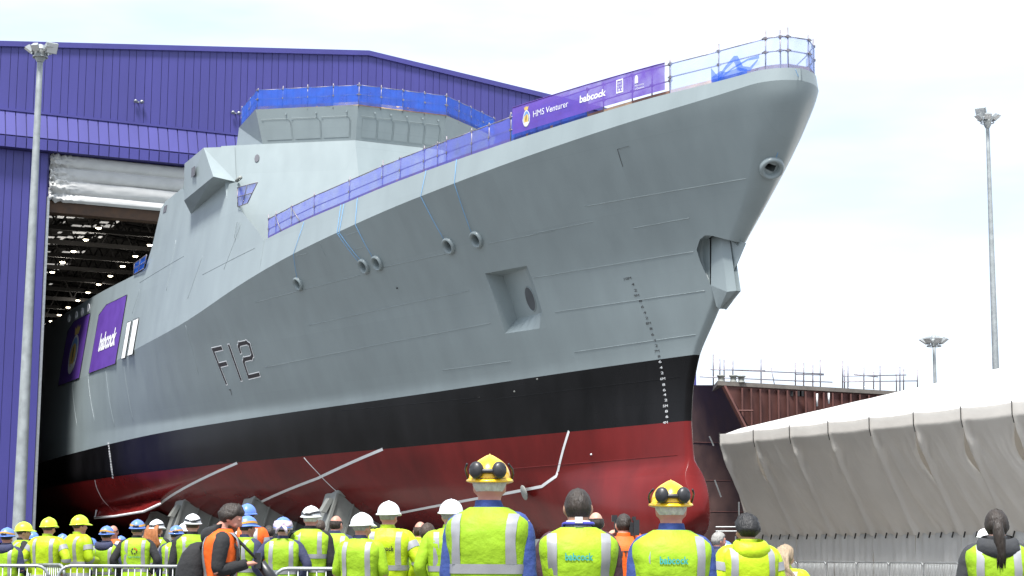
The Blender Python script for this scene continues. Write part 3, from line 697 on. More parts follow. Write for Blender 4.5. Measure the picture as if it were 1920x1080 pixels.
stroke(hullmap((430, 731), (434, 730), (437, 740), (433, 741), .015), [(0, 1), (.6, 1), (.5, 0)], .05, .3, .35, 'hull_mark', M_MARKBLK, ship)
# --- draught marks
dm = [(1177, 522, '10M', 0), (1187, 533, '4', 0), (1192, 544, '2', 0), (1194, 554, '9M', 0), (1201, 564, '8', 0), (1205, 575, '6', 0), (1209, 586, '4', 0), (1213, 596, '2', 0), (1216, 606, '8M', 0),
      (1221, 616, '8', 0), (1224, 627, '6', 0), (1228, 638, '4', 0), (1231, 648, '2', 0), (1232, 658, '7M', 0), (1236, 668, '8', 0), (1238, 678, '6', 1), (1240, 689, '4', 1), (1242, 699, '2', 1), (1243, 710, '6M', 1),
      (1245, 721, '8', 1), (1246, 731, '6', 1), (1247, 740, '4', 1), (1249, 750, '2', 1), (1248, 761, '5M', 1), (1250, 771, '8', 1), (1251, 781, '6', 1), (1248, 792, '4M', 1)]
for x, y, tx_, wh in dm:
    h = hull_hit(x, y)
    if not h: continue
    wdt = .075*len(tx_)+.02; hh = .048
    def fn(px_, py_, h=h, wdt=wdt):
        s = h[0]-(px_-.5)*wdt*1.5; z = h[2]+(py_-.5)*2*hh; return S(s, hull_u(s, z), z)+hull_n(s, z)*.014
    lettering(tx_, fn, 'draught_mark', M_WHITE if wh else M_MARKBLK, ship, bold=0)
for k in range(14):
    y = 831+k*4.9; x = 203.5+k*.62
    h = hull_hit(x, y)
    def fn(px_, py_, h=h):
        s = h[0]-(px_-.5)*.28; z = h[2]+(py_-.5)*.12; return S(s, hull_u(s, z), z)+hull_n(s, z)*.014
    lettering('MM2468'[k % 5+1] if k % 5 else '8M', fn, 'draught_mark', M_WHITE, ship, bold=.02)
stroke(hullmap((1158, 280), (1180, 274), (1190, 306), (1168, 312), .012), [(1, 1), (0, 1), (0, 0)], .025, .7, .8, 'hull_mark', M_MARKBLK, ship)
# ================================================================== scaffold rails, netting and banners on the ship
def sheer_pt(s, ins=.12, up=0., sg=1):
    q = bul(s, 1, ins); return S(q[0], sg*max(0, q[1]), q[2]+up)
def s_of_px(px):      # station on the starboard sheer seen at a picture column
    lo, hi = -6.9, 30.
    for i in range(40):
        m_ = (lo+hi)/2; q = sheer_pt(min(m_, 26.04), 0)-C
        x = 960+F*(q@_r)/(q@_f)
        if x > px: lo = m_
        else: hi = m_
    return (lo+hi)/2
def guard(root, base, hgt, rails, nett, post_ext=.25, boards=True, net_lo=0., ply=(), r=.026, jit=.04, rndseed=1):
    rg = random.Random(rndseed)
    tops = []
    for i, p in enumerate(base):
        tilt = np.array([rg.uniform(-jit, jit), rg.uniform(-jit, jit), 0]); e = post_ext*rg.uniform(.4, 1.2)
        m = MB(); m.tube([p-np.array([0, 0, .15]), p+np.array([0, 0, hgt+e])+tilt], r, 7); m.build('post', M_SCAF, root, True); tops.append(p+np.array([0, 0, hgt])+tilt)
        for zz in rails:
            m = MB(); m.box(p+np.array([0, 0, zz*hgt]), b*.05, a*.05, (0, 0, .045)); m.build('coupler', M_SCAF, root)
    for zz in rails:
        for i in range(len(base)-1):
            p, q = base[i], base[i+1]; d = (q-p)/np.linalg.norm(q-p)
            m = MB(); m.tube([p+np.array([0, 0, zz*hgt])-d*.12, q+np.array([0, 0, zz*hgt+rg.uniform(-.02, .02)])+d*.12], r*.9, 6); m.build('rail', M_SCAF, root, True)
    for i in range(len(base)-1):
        p, q = base[i], base[i+1]
        if nett is not None:
            m = MB(); n_ = np.cross(q-p, [0, 0, 1.]); n_ /= np.linalg.norm(n_)
            rows = []
            for v in np.linspace(net_lo, 1., 6):
                row = []
                for u_ in np.linspace(0, 1, 9):
                    sag = .05*math.sin(math.pi*u_)*(1 if v > .9 else .3)
                    row.append(p*(1-u_)+q*u_+np.array([0, 0, v*hgt-sag])+n_*(.035+.03*fbm((p[0]+u_*3, p[1], v*3), 1.2)))
                rows.append(row)
            m.grid(rows); m.build('netting', nett, root, True)
        if boards:
            d = (q-p)/np.linalg.norm(q-p)
            m = MB(); m.box((p+q)/2+np.array([0, 0, .05]), (q-p)/2, np.cross(d, [0, 0, 1.])*.02, (0, 0, .10)); m.build('toe_board', M_PLY if i in ply else M_PLANK, root)
deck_rail = thing('scaffold_rail', 'scaffold rail with sheer lilac netting along the foredeck edge', 'scaffold rail', sheer_pt(16))
bx = [499, 513, 542, 585, 650, 712, 745, 790, 816, 833, 880, 912, 952]
guard(deck_rail, [sheer_pt(min(s_of_px(x), 25.95)) for x in bx], 1.0, (.5, 1.0), M_NETL, .22)
for xa, xb, za, zb_ in ((513, 525, 1., .05), (542, 560, 1., .1)):
    m = MB(); m.tube([sheer_pt(s_of_px(xa), .05, za), sheer_pt(s_of_px(xb), .05, zb_)], .022, 6); m.build('brace', M_SCAF, deck_rail, True)
# banner on the bow bulwark
s_l, s_r = s_of_px(961), s_of_px(1247)
ban_rail = thing('scaffold_rail', 'scaffold rail behind the long purple banner on the bow bulwark', 'scaffold rail', sheer_pt((s_l+s_r)/2))
guard(ban_rail, [sheer_pt(s_of_px(x), .16) for x in (952, 1000, 1045, 1095, 1125, 1178, 1215, 1249)], 1.12, (.45, .98), M_NETB, .12, net_lo=0., ply=(4,), rndseed=4)
for o_ in [q for q in ban_rail.children if q.name.startswith('netting')][3:]: bpy.data.objects.remove(o_)
ban = thing('banner', 'long purple mesh banner reading HMS Venturer tied along the bow rail', 'banner', sheer_pt((s_l+s_r)/2, -.02))
def banp(x, y, lift=0.):
    s = s_l+(s_r-s_l)*x; q = bul(s, 1, .03); nn = hull_n(s, z_knuckle(s)-.2); nn = np.array([nn[0], nn[1], 0]); nn /= np.linalg.norm(nn)
    z = q[2]+float(np.interp(x, [0, 1], [.22, .16]))+y*float(np.interp(x, [0, 1], [1.08, .98])); wob = .02*fbm((x*6, y*2, 0), 1.5)
    p = S(q[0], q[1], z)
    return p+nn*(.05+wob+lift)
m = MB(); m.grid([[banp(x, y) for x in np.linspace(0, 1, 40)] for y in np.linspace(0, 1, 6)]); m.build('banner_sheet', M_BANM, ban, True)
m = MB(); m.tube([banp(x, 1.0) for x in np.linspace(0, 1, 20)], .02, 6); m.build('banner_hem', M_BANNER, ban, True)
def bl(x0, x1, y0, h_): return lambda x, y: banp(x0+(x1-x0)*x, y0+h_*y, .014)
lettering('HMS Venturer', bl(.155, .40, .40, .24), 'lettering', M_WHITE, ban, bold=.0)
lettering('babcock', bl(.475, .645, .40, .26), 'lettering', M_WHITE, ban, bold=.03, shear=.12)
M_GOLD = mat('crest_gold', (.62, .42, .12), .5, var=.1); M_CBLUE = mat('crest_blue', (.12, .25, .55), .5, var=.05); M_CBROWN = mat('crest_brown', (.30, .20, .08), .6, var=.2)
def crest(fn, parent, lifts=(.012, .018, .024)):
    """ship's badge: oval rope frame with a naval crown, sky, land, dark spire and waves; fn(x,y,lift) over 0..1"""
    def disc(cx, cy, rx, ry, l_, nm, mt, a0=0, a1=2*math.pi):
        m = MB(); m.poly([fn(cx+rx*math.cos(a0+(a1-a0)*k/24), cy+ry*math.sin(a0+(a1-a0)*k/24), l_) for k in range(24 if a1-a0 > 6 else 25)]); m.build(nm, mt, parent)
    disc(.5, .40, .42, .40, lifts[0], 'crest_frame', M_WHITE); disc(.5, .40, .36, .345, lifts[1], 'crest_field', M_CBLUE)
    disc(.5, .38, .30, .24, lifts[2], 'crest_land', M_GOLD); disc(.5, .34, .36, .31, lifts[2]+.002, 'crest_waves', M_WHITE, math.pi*1.12, math.pi*1.88)
    disc(.5, .42, .05, .17, lifts[2]+.005, 'crest_spire', M_MARKBLK)
    m = MB()
    m.poly([fn(x, y, lifts[0]) for x, y in ((.30, .80), (.70, .80), (.78, .98), (.64, .92), (.58, 1.0), (.5, .93), (.42, 1.0), (.36, .92), (.22, .98))]); m.build('crest_crown', M_GOLD, parent)
crest(lambda x, y, l_: banp(.075+.06*x, .12+.78*y, l_), ban)
def frame_rect(fn, name, mt, parent, wx, wy):
    m = MB()
    for x0, x1, y0, y1 in ((0, 1, 0, wy), (0, 1, 1-wy, 1), (0, wx, wy, 1-wy), (1-wx, 1, wy, 1-wy)):
        m.add([fn(x0, y0), fn(x1, y0), fn(x1, y1), fn(x0, y1)], [(0, 1, 2, 3)])
    return m.build(name, mt, parent)
fq = lambda x, y: banp(.712+.042*x, .34+.5*y, .014)
frame_rect(fq, 'logo_frame', M_WHITE, ban, .12, .1)
for i, tx_ in enumerate(('BUILT', 'BY US', '31')):
    lettering(tx_, (lambda i: lambda x, y: banp(.712+.042*(.2+.6*x), .34+.5*(.64-.24*i+.16*y), .014))(i), 'lettering', M_WHITE, ban, bold=.01)
m = MB(); m.poly([banp(.825+x*.02, .52+y*.3, .014) for x, y in ((0, 0), (1, 0), (1, .6), (.7, 1), (.3, 1), (0, .6))]); m.build('logo_arms', M_WHITE, ban)
for i, tx_ in enumerate(('Ministry', 'of Defence')):
    lettering(tx_, (lambda i: lambda x, y: banp(.825+.055*x, .40-.12*i+.075*y, .014))(i), 'lettering', M_WHITE, ban)
# bow rail round the stem head
bow_rail = thing('scaffold_rail', 'tall scaffold guard rail with clear netting round the tip of the bow', 'scaffold rail', sheer_pt(-6))
pts = [sheer_pt(s_of_px(x), .12) for x in (1252, 1342, 1430, 1458, 1475)]
pts += [sheer_pt(-6.86, .1, 0, -1), sheer_pt(-6.35, .1, 0, -1), sheer_pt(-5.6, .1, 0, -1)]
guard(bow_rail, pts, 1.12, (.55, .98), M_NETC, .3, jit=.02, rndseed=9, ply=(0,))
q0_, q1_ = sheer_pt(-6.0, .06, 0, -1), sheer_pt(-5.2, .06, 0, -1)
m = MB(); m.grid([[q0_*(1-x)+q1_*x+np.array([0, 0, (1.05 if y else .0)+(.0 if y else 0)])-a*.05*math.sin(9*x) for x in np.linspace(0, 1, 8)] for y in (0, 1)]); m.build('netting', M_NETB, bow_rail, True)
pp = [sheer_pt(s, .1, 0, -1) for s in (-5.6, -3, 0, 4, 8)]
port_rail = thing('scaffold_rail', 'scaffold rail on the far side of the bow partly hidden by the bulwark', 'scaffold rail', pp[2])
guard(port_rail, pp, 1.1, (.55, .98), None, .2, boards=False, rndseed=10)
def rag(root, pix, name, mt, ins=.3):
    rows = []
    for lift in (0, 1):
        rows.append([sheer_pt(s_of_px(x), ins, z0 if not lift else z1) for x, z0, z1 in pix])
    m = MB(); m.grid(rows); return m.build(name, mt, root, True)
blue_net = thing('gathered_net', 'bright blue netting gathered in folds on the bow behind the scaffold rail', 'net', sheer_pt(-4, .4))
rag(blue_net, [(1332, .05, .55), (1345, .0, .18), (1360, .35, .5), (1375, .55, .75), (1382, .2, .72), (1392, .12, .3), (1405, .06, .2), (1420, .35, .42)], 'net_fold', M_NETB, .03)
rag(blue_net, [(1333, .0, .2), (1350, .0, .35), (1362, .0, .25), (1385, .0, .3), (1400, .0, .15)], 'net_fold', M_NETB, .02)
rag(blue_net, [(1345, .02, .12), (1372, .3, .36), (1400, .45, .52), (1422, .42, .55)], 'net_fold', M_NETB, .04)
# bridge roof rail
roof_rail = thing('scaffold_rail', 'scaffold rail with dense blue netting round the bridge roof', 'scaffold rail', S(32, 0, ZT))
rb = [(36.0, 6.3), T_(1, 1)[:2], (30.9, 5.3), T_(0, 1)[:2], T_(0, -1)[:2], (30.2, -4.55), T_(1, -1)[:2], (34.2, -6.6), (36.5, -6.5)]
def sub(p, q, n): return [(p[0]+(q[0]-p[0])*k/n, p[1]+(q[1]-p[1])*k/n) for k in range(n)]
rbp = sub((35.9, 6.42), T_(1, 1), 2)+sub(T_(1, 1), T_(0, 1), 4)+sub(T_(0, 1), T_(0, -1), 4)+sub(T_(0, -1), T_(1, -1), 4)+sub(T_(1, -1), (35.9, -6.42), 2)+[(35.9, -6.42)]
guard(roof_rail, [S(s, u*.985, ZT+.02) for s, u in rbp], 1.05, (.5, .97), M_NETB, .12, ply=(5, 7), rndseed=14, jit=.03)
# small nets
def quadnet(lab, pix, uu, mt, name='debris_net'):
    P4 = [S(*onu(x, y, uu)) for x, y in pix]; th = thing(name, lab, 'net', P4[0])
    m = MB(); rows = [[(P4[0]*(1-x)+P4[1]*x)*(1-y)+(P4[3]*(1-x)+P4[2]*x)*y-b*.05*fbm((x*3, y*3, uu), 1.) for x in np.linspace(0, 1, 7)] for y in np.linspace(0, 1, 6)]
    m.grid(rows); m.build('net_sheet', mt, th, True)
    for e in ((0, 1), (1, 2), (0, 3), (3, 2)):
        m = MB(); m.tube([P4[e[0]]-b*.03, P4[e[1]]-b*.03], .025, 6); m.build('net_edge_tube', M_SCAF, th, True)
    m = MB(); m.tube([(P4[0]+P4[3])/2-b*.04, (P4[1]+P4[2])/2-b*.04], .022, 6); m.build('net_edge_tube', M_SCAF, th, True)
    m = MB(); m.tube([(P4[0]+P4[1])/2-b*.04, (P4[3]+P4[2])/2-b*.04], .022, 6); m.build('net_edge_tube', M_SCAF, th, True)
quadnet('lilac net panel in the notch just right of the bridge wing', [(446, 352), (484, 342), (465, 381), (447, 388)], 8.12, M_NETL)
quadnet('bright blue net hung on the deck edge against the dark hall', [(253, 494), (276, 478), (271, 503), (251, 515)], 9.1, M_NETB)
# banners and slot covers on the ship's side
def side_banner(name, lab, cat, s0, s1, z0, z1, mt, lift=.05, cut=0.):
    th = thing(name, lab, cat, sidep((s0+s1)/2, z0, -.05))
    def fn(x, y, l_=0.):
        s = s1+(s0-s1)*x; zt = z1+(0 if x > .25 else -cut*(1-x/.25)); z = z0+(zt-z0)*y; return sidep(s, z, -lift-l_)+np.array([0, 0, 0])-b*.012*fbm((x*4, y*4, s0), 1.)
    m = MB(); m.grid([[fn(x, y) for x in np.linspace(0, 1, 12)] for y in np.linspace(0, 1, 10)]); m.build('banner_sheet', mt, th, True)
    m = MB(); e = [fn(0, 0), fn(1, 0), fn(1, 1), fn(.25, 1), fn(0, 1), fn(0, 0)]; m.tube(e, .018, 5); m.build('banner_frame', M_DARKM, th)
    return th, fn
th1, f1 = side_banner('banner', 'purple banner with babcock lettering covering an opening in the hull side', 'banner', 48.3, 54.8, 12.25, 16.35, M_BANNER, cut=.45)
lettering('babcock', lambda x, y: f1(.25+.62*x, .30+.26*y, .02), 'lettering', M_WHITE, th1, bold=.035, shear=.1)
th2, f2 = side_banner('banner', 'purple banner with a crowned ship badge covering an opening near the hall door', 'banner', 57.4, 63.7, 12.2, 16.35, M_BANNER, cut=.5)
crest(lambda x, y, l_: f2(.3+.46*x, .12+.78*y, l_), th2, (.02, .03, .04))
for lab, s0, s1, z0, z1 in (('narrow white cover on the hull side nearest the pennant number', 44.65, 45.75, 12.45, 14.55), ('narrow white cover on the hull side beside the purple banner', 46.2, 47.05, 12.4, 14.55)):
    side_banner('slot_cover', lab, 'cover', s0, s1, z0, z1, M_WHITE)
# ropes from the deck down to the fairleads
def rope(pix, lab):
    pts = []
    (x0, y0), (x1, y1), (x2, y2) = pix
    def shf(s): q = bul(min(max(s, -7), 26), 1); return q[1]
    p0 = onfun(x0, y0, shf); p1 = onfun(x1, y1, lambda s: hull_u(s, z_knuckle(s))); p2 = hull_hit(x2, y2)
    w0, w1, w2 = S(p0[0], p0[1]+.05, p0[2]), S(p1[0], p1[1]+.03, p1[2]), S(*p2)+hull_n(p2[0], p2[2])*.06
    th = MB(); th.tube([w0, w1]+[w1*(1-k)+w2*k+np.array([0, 0, -.05*math.sin(math.pi*k)]) for k in (.25, .5, .75, 1)], .010, 5)
    tag(th.build('mooring_rope', M_ROPE, None, True), lab, 'rope', 'blue ropes hanging from the deck')
rope(((572, 416), (551, 477), (559, 522)), 'blue rope to the hull ring nearest the pennant number')
rope(((641, 384), (633, 437), (676, 492)), 'left blue rope of the pair to the leftmost of two close rings')
rope(((647, 382), (637, 436), (680, 489)), 'right blue rope of the pair to the leftmost of two close rings')
rope(((672, 371), (667, 421), (702, 484)), 'blue rope to the right one of the two close rings')
rope(((801, 319), (790, 368), (836, 451)), 'blue rope to the ring left of the side recess top')
rope(((858, 299), (853, 344), (887, 439)), 'blue rope to the ring above the square side recess')
rope(((1494, 131), (1493, 150), (1452, 303)), 'long blue rope from the bow tip to the big bow ring')
# ================================================================== cradles and trailer under the ship
def cradle(px, py, w_s, lab, dz=0.):
    h = hull_hit(px, py); s, u, z = h
    th = thing('hull_cradle', lab, 'cradle', S(s, u, 0), 'steel cradles under the hull')
    z += dz; pr = [(u+.12, z), (u-2.9, z-1.35), (u-2.9, .9), (u+1.1, .9)]
    for k, (ds, pr_) in enumerate(((0, pr), (w_s, pr))):
        m = MB(); m.prism([S(s+ds, q[0], q[1]) for q in pr_], a*.06); m.build('web_plate', M_STEEL, th)
    m = MB(); m.prism([S(s-.15, q[0], q[1]) for q in ((u+.2, z+.02), (u-2.9, z-1.35), (u-2.9, z-1.2), (u+.2, z+.17))], a*(w_s+.4)); m.build('top_plate', M_STEEL, th)
    m = MB(); m.prism([S(s-.1, q[0], q[1]) for q in ((u+.14, z), (u+1.15, .9), (u+1.3, .9), (u+.26, z+.05))], a*(w_s+.3)); m.build('outer_plate', M_STEEL, th)
    for k in range(3):
        f = (k+1)/4; m = MB(); q0 = (u+.12-3*f, z-1.35*f); q1 = (u+1.1-4.2*f*.85, .9)
        m.prism([S(s-.14, q0[0]-.04, q0[1]), S(s-.14, q0[0]+.04, q0[1]), S(s-.14, q1[0]+.04, q1[1]), S(s-.14, q1[0]-.04, q1[1])], a*.14); m.build('stiffener', M_STEEL, th)
    m = MB(); m.prism([S(s+.1, u+.7, z-.9), S(s+.1, u+.35, z-.25), S(s+.1, u+.55, z-.2), S(s+.1, u+.95, z-.85)], a*.5); m.build('wedge', M_STEEL, th)
cradle(640, 926, 1.3, 'largest grey steel cradle under the hull behind the white helmets')
cradle(483, 936, 1.3, 'middle grey steel cradle under the hull behind the photographer')
cradle(352, 941, 1.3, 'leftmost large grey steel cradle under the hull', .05)
cradle(300, 958, 1.2, 'small grey cradle deep under the hull near the hall', -.2)
tr = thing('transport_trailer', 'long grey low trailer beam under the red hull', 'trailer', S(12, 0, 0))
m = MB(); m.box(S(24, 1.5, 1.35), a*22, b*3.2, (0, 0, .3)); m.build('deck_beam', M_STEEL, tr)
for k in range(14):
    m = MB(); m.lathe(S(4+k*3, 4.3, .5), -b, [(.001, .0), (.46, 0), (.5, .05), (.5, .3), (.45, .35), (.001, .35)], 14); m.build('wheel', M_DARK, tr, True)
for px in (858, 868, 890, 905, 913):
    h = hull_hit(px, 930); q = S(h[0]-1, 4.5, 1.85); m = MB(); m.box(q, b*.12, a*.15, (0, 0, .22)); m.build('lashing_block', M_GALV, tr)
for k in range(8):
    m = MB(); m.box(S(5+k*6, 0, 1.65), a*.6, b*1.0, (0, 0, .32)); m.build('keel_block', M_STEEL, tr)
# ================================================================== lamp masts
def mast(base, h_, r0, r1, lab, rad, nl, big=None, hs=.9):
    th = thing('lighting_mast', lab, 'lamp mast', base)
    top = np.array(base)+np.array([0, 0, h_])
    m = MB(); n_ = 10; m.tube([np.array(base)+np.array([0, 0, h_*k/12]) for k in range(13)], [r0+(r1-r0)*k/12 for k in range(13)], 12); m.build('pole', M_MAST, th, True)
    m = MB(); m.lathe(top-np.array([0, 0, h_*.02]), (0, 0, 1), [(r1*1.15, -.3), (r1*2.1, -.1), (r1*2.1, .25), (r1*1.1, .4), (.001, .42)], 14); m.build('head_collar', M_MAST, th, True)
    m = MB(); cz = top+np.array([0, 0, -.25]); m.tube([cz+rad*np.array([math.cos(k*math.pi/10), math.sin(k*math.pi/10), 0]) for k in range(21)], .045, 6)
    m.tube([cz-np.array([0, 0, .28])+rad*.8*np.array([math.cos(k*math.pi/10), math.sin(k*math.pi/10), 0]) for k in range(21)], .035, 6); m.build('head_ring', M_GALV, th, True)
    for k in range(nl):
        an = 2*math.pi*k/nl+.35; d = np.array([math.cos(an), math.sin(an), 0]); tn = np.array([-math.sin(an), math.cos(an), 0])
        m = MB(); m.tube([cz-np.array([0, 0, .1]), cz+d*rad], .03, 5); m.build('arm', M_GALV, th)
        f = d*.55+np.array([0, 0, -.8]); f /= np.linalg.norm(f); e = np.cross(tn, f); c0 = cz+d*(rad+.1)+np.array([0, 0, .05])
        sc = .24*hs
        m = MB(); m.add([c0+f*.1+sc*(x*tn+y*e) for x, y in ((-1, -1), (1, -1), (1, 1), (-1, 1))]+[c0-f*.12+sc*.6*(x*tn+y*e) for x, y in ((-1, -1), (1, -1), (1, 1), (-1, 1))], [(4, 5, 6, 7), (0, 1, 5, 4), (1, 2, 6, 5), (2, 3, 7, 6), (3, 0, 4, 7)]); fo = m.build('floodlight', M_GALV, th)
        m = MB(); m.poly([c0+f*.098+sc*.95*(x*tn+y*e) for x, y in ((-1, -1), (1, -1), (1, 1), (-1, 1))]); g_ = m.build('lamp_glass', M_GLASS, None); g_.parent = fo; g_.matrix_parent_inverse = Matrix.Translation(-Vector(th.location)) if False else Matrix.Identity(4)
    if big:
        dx, dz, tw = big; c0 = cz+np.array([dx, -.2, dz]); f = np.array([tw, -.75, -.45]); f /= np.linalg.norm(f); tn = np.cross(f, [0, 0, 1.]); tn /= np.linalg.norm(tn); e = np.cross(tn, f)
        m = MB(); m.box(c0, tn*.36*hs, e*.33*hs, f*.09); fo = m.build('area_floodlight', M_MAST, th)
        m = MB(); m.box(c0+f*.1, tn*.32*hs, e*.29*hs, f*.012); g_ = m.build('lamp_glass', M_GLASS, None); g_.parent = fo
        m = MB(); m.tube([cz, c0], .04, 6); m.build('arm', M_GALV, th)
def mast_at(px_b, py_b, px_t, py_t, Y, *k, **kw):
    t_ = atY(px_t, py_t, Y); base = np.array([t_[0], t_[1], 0]); mast(base, t_[2]+.25, *k, **kw)
mast_at(30, 975, 76, 95, 72, .275, .115, 'tall grey floodlight mast in front of the purple hall', .36, 6, big=(.5, .06, .55), hs=.66)
mast_at(1868, 685, 1851, 222, 110, .29, .11, 'tall slim floodlight mast rising behind the white tent', .5, 6, big=(-.42, .32, -.5))
mast_at(1752, 700, 1751, 640, 104, .15, .085, 'small distant floodlight mast behind the tent roof', .5, 7)
# ================================================================== second hull block
blk = thing('hull_block', 'rust brown unfinished hull block standing behind the bow', 'ship block', atY(1380, 1040, 108)*np.array([1, 1, 0]))
def onb(px, py, Y): return atY(px, py, Y)
m = MB(); rows = []
for v in np.linspace(0, 1, 14):
    y = 722+(1046-722)*v; xr = 1355+95*min(1, v*1.9)**.85; row = []
    for u_ in np.linspace(0, 1, 10):
        x = 1270+(xr-1270)*u_; row.append(onb(x, y, 120-13*u_-4*v*(1-u_)))
    rows.append(row)
m.grid(rows); m.build('shell_plate', M_RUSTD, blk, True)
for v in (.33, .55, .73):
    y = 722+(1046-722)*v; m = MB(); xr = 1355+95*min(1, v*1.9)**.85
    m.tube([onb(1270+(xr-1270)*u_, y+2*u_, 120-13*u_-4*v*(1-u_)-.02) for u_ in np.linspace(0, 1, 10)], .025, 5); m.build('plate_seam', M_RUST, blk)
for pts_ in (((1388, 902), (1394, 911), (1399, 920)), ((1392, 909), (1398, 914)), ((1330, 818), (1338, 836)), ((1340, 900), (1352, 932))):
    m = MB(); m.tube([onb(x, y, 108.6) for x, y in pts_], .05, 5); m.build('chalk_mark', M_GALV, blk)
Yb = 107.
m = MB(); Yq = lambda x: Yb+8*(x-1356)/364
m.prism([onb(x, y, Yq(x)) for x, y in ((1356, 722), (1720, 742), (1720, 960), (1452, 900), (1396, 800))], np.array([.3, 1.6, 0])); m.build('bulkhead', M_RUST, blk, recalc=True)
for x in list(range(1392, 1700, 17)):
    k = (x-1356)/364; yt = 724+20*k; yy = Yb+8*k-.22
    m = MB(); m.box((onb(x, yt+2, yy)+onb(x, 900, yy))/2, (.05, 0, 0), (0, .2, 0), (0, 0, (onb(x, yt+2, yy)[2]-onb(x, 900, yy)[2])/2)); m.build('stiffener', M_RUST, blk)
m = MB(); m.tube([onb(1357, 724, Yb-.15), onb(1398, 804, Yb-.15)], .14, 4); m.build('edge_strake', M_RUST, blk)
m = MB(); m.tube([onb(1380, 770, Yb-.12), onb(1412, 770, Yb-.12)], .05, 4); m.build('stringer', M_RUST, blk)
for x in (1483, 1499, 1503):
    m = MB(); m.box(onb(x, 738, Yb+2.7), (.12, 0, 0), (0, .06, 0), (0, 0, .17)); m.build('drain_slot', M_DARK, blk)
m = MB(); m.prism([onb(1345, 722, Yb-.3), onb(1725, 743, Yb+7.8), onb(1725, 736, Yb+7.8), onb(1345, 714, Yb-.3)], np.array([.5, 14, 0])); m.build('deck_edge', mat('deck_grey_brown', (.16, .14, .12), .8, var=.2), blk, recalc=True)
for x, y in ((1352, 716), (1375, 716), (1390, 717)):
    m = MB(); q = onb(x, y, Yb+.6); m.lathe(q, (0, 0, 1), [(.22, 0), (.18, .1), (.18, .28), (.26, .32), (.26, .4), (.001, .42)], 12); m.build('bollard', M_STEEL, blk, True)
sr = thing('scaffold_rail', 'thin scaffold posts and rails on top of the brown hull block', 'scaffold rail', onb(1480, 715, Yb+2))
for x, yt, yb in ((92, 60, 195), (122, 83, 195), (142, 85, 198), (182, 88, 200), (312, 83, 205), (470, 98, 208), (508, 100, 208), (550, 108, 230), (585, 84, 228), (687, 90, 215), (696, 132, 215), (712, 112, 215), (785, 120, 218), (830, 140, 220), (860, 113, 220), (935, 148, 220), (951, 118, 220), (968, 128, 222), (1032, 132, 225)):
    k = x/1000; q0 = onb(1300+x*.4073, 640+yb*.4073+4, Yb+.8+8*k); q1 = onb(1300+x*.4073, 640+yt*.4073, Yb+.8+8*k)
    m = MB(); m.tube([q0, q1], .042, 6); m.build('post', M_SCAF, sr, True)
m = MB(); m.tube([onb(1446, 690, Yb+3), onb(1454, 731, Yb+3)], .03, 6); m.build('post', M_SCAF, sr, True)
for x0, x1, y0, y1 in ((80, 330, 130, 135), (30, 560, 163, 186), (190, 600, 133, 150), (420, 640, 180, 188), (470, 600, 152, 155), (690, 980, 160, 155), (690, 1030, 186, 182), (740, 850, 152, 164)):
    m = MB(); m.tube([onb(1300+x0*.4073, 640+y0*.4073, Yb+.8+8*x0/1000), onb(1300+x1*.4073, 640+y1*.4073, Yb+.8+8*x1/1000)], .036, 6); m.build('rail', M_SCAF, sr, True)
for x, yt, yb in ((1512, 742, 766), (1532, 738, 762), (1554, 737, 757)):
    m = MB(); m.tube([onb(x, yb, Yb-.6+4), onb(x, yt, Yb-.6+4)], .06, 6); m.build('white_pipe', M_WHITE, sr, True)
